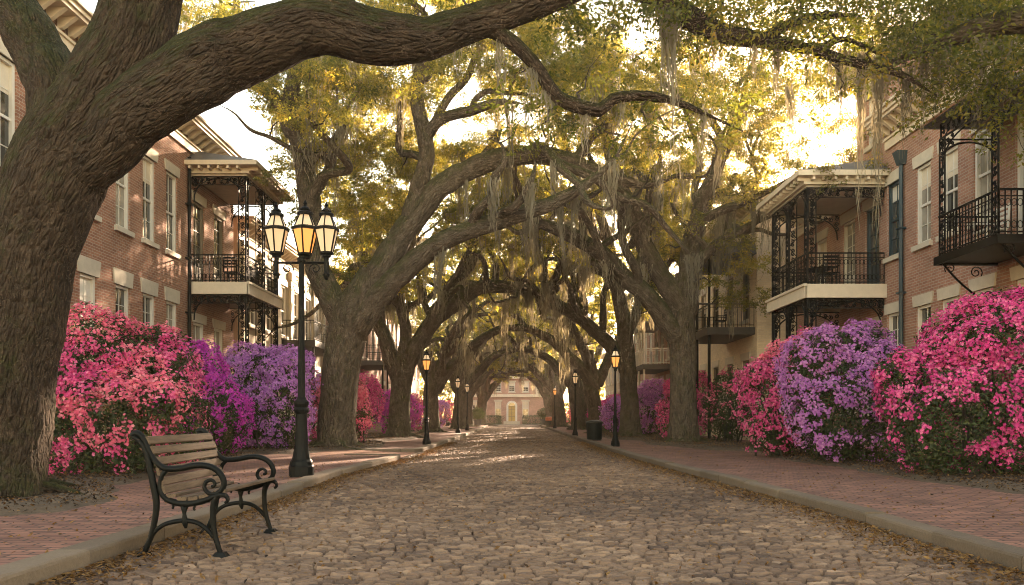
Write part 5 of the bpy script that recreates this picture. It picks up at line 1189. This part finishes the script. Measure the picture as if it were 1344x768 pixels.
def slat(zx, zy, dx, dz, wd, th, sag):
    """board along the bench: centre measured on the frame, (dx, dz) = direction of its width"""
    x, z = bz(zx, zy); b = MB(); n = np.array((-dz, 0., dx), float); n /= np.linalg.norm(n)
    b.bar((x,YB0-.01,z+sag),(x,YB1+.01,z+sag*-.5), th, wd, .006, up=(dx, 0, dz)); o = b.build('slat', M['slat'], bench, uv=False)
    for y in (YB0, YB1):
        b = MB(); b.tube([(x+n[0]*th*.45, y, z+n[2]*th*.45),(x+n[0]*th*.62, y, z+n[2]*th*.62)], .011, 8)
        b.build('bolt', M['iron_green'], o, uv=False)
rngb = np.random.RandomState(8)
for (zx, zy), (ax, az) in (((130,140),(-.40,1)),((150,187),(-.36,1)),((166,236),(-.30,1)),((180,284),(-.26,1)),((193,332),(-.24,1)),((206,377),(-.24,1))):
    slat(zx+12, zy, ax, az, .066, .026, rngb.normal(0, .002))
for zx, zy in ((252,404),(304,418),(356,416),(408,404),(458,388),(496,382)):
    sl = math.atan2(1, 0); slat(zx, zy, 1, .12 if zx < 300 else 0 if zx < 340 else .16, .076 if zx < 490 else .05, .028, rngb.normal(0, .002))

# ------------------------------------------------------------------ chairs and tables on the galleries
def chair(x, y, z, rz, label, mat='iron'):
    o = empty('patio_chair', (x, y, z), label, 'chair', 'chairs on the galleries'); c, s = math.cos(rz), math.sin(rz)
    R = lambda u, v, h_: (x+c*u-s*v, y+s*u+c*v, z+h_)
    b = MB(); b.bar(R(-.22,0,.44), R(.22,0,.44), .44, .035); b.build('seat', M[mat], o, uv=False)
    for u in (-.2, .2):
        for v in (-.2, .2): b = MB(); b.bar(R(u,v,0), R(u*.95,v*.95,.43), .03, .03, up=(1,0,0)); b.build('leg', M[mat], o, uv=False)
    b = MB(); b.bar(R(-.22,-.21,.44), R(-.26,-.21,.95), .03, .03, up=(0,1,0)); b.bar(R(-.22,.21,.44), R(-.26,.21,.95), .03, .03, up=(0,1,0))
    for h_ in (.6,.7,.8,.9): b.bar(R(-.235-.03*(h_-.5),-.21,h_), R(-.235-.03*(h_-.5),.21,h_), .02, .05)
    b.build('backrest', M[mat], o, uv=False)
    for v in (-.23, .23): b = MB(); b.bar(R(-.24,v,.64), R(.2,v,.64), .04, .03); b.bar(R(.19,v,.44), R(.19,v,.63), .03, .03, up=(1,0,0)); b.build('armrest', M[mat], o, uv=False)
def table(x, y, z, label):
    o = empty('patio_table', (x, y, z), label, 'table'); b = MB(); b.lathe([(.02,.70),(.40,.70),(.41,.715),(.40,.73)], (x,y,z), 20); b.build('table_top', M['iron'], o, uv=False)
    for k in range(3): t = 2*PI*k/3; b = MB(); b.tube([(x+.28*math.cos(t),y+.28*math.sin(t),z),(x+.08*math.cos(t),y+.08*math.sin(t),z+.38),(x+.2*math.cos(t),y+.2*math.sin(t),z+.7)], .014, 6); b.build('leg', M['iron'], o, uv=False)
chair(-9.2, 26.0, 5.3, PI/2, 'dark slatted chair on the left lace gallery, near its corner'); chair(-9.2, 27.6, 5.3, -PI/2, 'dark slatted chair on the left lace gallery, at its far end')
chair(9.0, 22.9, 4.72, PI/2, 'dark slatted chair on the right lace gallery, nearer one'); chair(9.0, 24.5, 4.72, -PI/2, 'dark slatted chair on the right lace gallery, farther one'); table(9.05, 23.7, 4.72, 'round iron table between the chairs of the right gallery')
chair(9.75, 16.3, 4.43, PI, 'pale chair on the black iron balcony at the right', 'white_paint')
chair(8.4, 32.6, 4.5, PI, 'dark chair on the balcony of the tan brick house', 'iron')

# ------------------------------------------------------------------ fallen leaves
def litter():
    rng = np.random.RandomState(77); P = []
    y = 2.2+30*rng.rand(9000)**1.5; x = kx(KLall, y)+.03+np.abs(rng.normal(0, .22, 9000)); P.append(np.column_stack((x, y, .008+.02*rng.rand(9000))))
    y = 2.5+30*rng.rand(9000)**1.5; x = kx(KR, y)-.03-np.abs(rng.normal(0, .26, 9000)); P.append(np.column_stack((x, y, .008+.02*rng.rand(9000))))
    y = 2.2+34*rng.rand(3600)**1.4; x = rng.uniform(-3, 3.2, 3600); P.append(np.column_stack((x, y, .012+.02*rng.rand(3600))))
    y = 5+24*rng.rand(1100); x = rng.uniform(3.8, 6.2, 1100); P.append(np.column_stack((x, y, .104+.01*rng.rand(1100))))
    y = 4+16*rng.rand(800); x = rng.uniform(-5.2, -3.35, 800); P.append(np.column_stack((x, y, .104+.01*rng.rand(800))))
    P = np.vstack(P); keep = ~((P[:,1] > 19.9) & (P[:,1] < 23.5) & (P[:,0] < -2.6)); P = P[keep]
    for bp, bz_ in BEDS:
        k = rng.choice(len(bp), min(len(bp), 5200)); P = np.vstack((P, np.column_stack((bp[k]+rng.normal(0,.03,(len(k),2)), bz_[k]+.012+.02*rng.rand(len(k))))))
    V, Q = scatter_leaves(rng, P, np.array((0,0,1.))+rng.normal(0, .38, P.shape), .042, var=.5)
    mb = MB(); mb.add(V, Q, tint=np.clip(rng.normal(.56, .25, len(Q)), 0, 1))
    for bp, bz_ in BEDS:                                # bark mulch, twigs and old leaves on the beds
        k = rng.choice(len(bp), 16000); D = np.column_stack((bp[k]+rng.normal(0,.035,(len(k),2)), bz_[k]+.006+.022*rng.rand(len(k))))
        V, Q = scatter_leaves(rng, D, np.array((0,0,1.))+rng.normal(0, .5, D.shape), .034, var=.7); mb.add(V, Q, tint=np.clip(rng.normal(.06, .12, len(Q)), 0, 1)); tag(mb.build('fallen_leaves', M['litter'], uv=False, tint=True), kind='stuff')
litter()
# ------------------------------------------------------------------ golden evening air
b = MB(); b.box(-330, 330, -150, 510, -1.4, 24)
hm = bpy.data.materials.new('haze'); hm.use_nodes = True; hn = hm.node_tree; hn.nodes.clear()
ho = hn.nodes.new('ShaderNodeOutputMaterial'); hv = hn.nodes.new('ShaderNodeVolumePrincipled')
hv.inputs['Color'].default_value = (1.0, 0.86, 0.66, 1); hv.inputs['Density'].default_value = 0.0007; hv.inputs['Anisotropy'].default_value = 0.35
hn.links.new(hv.outputs[0], ho.inputs['Volume'])
tag(b.build('haze', hm, uv=False), kind='stuff')
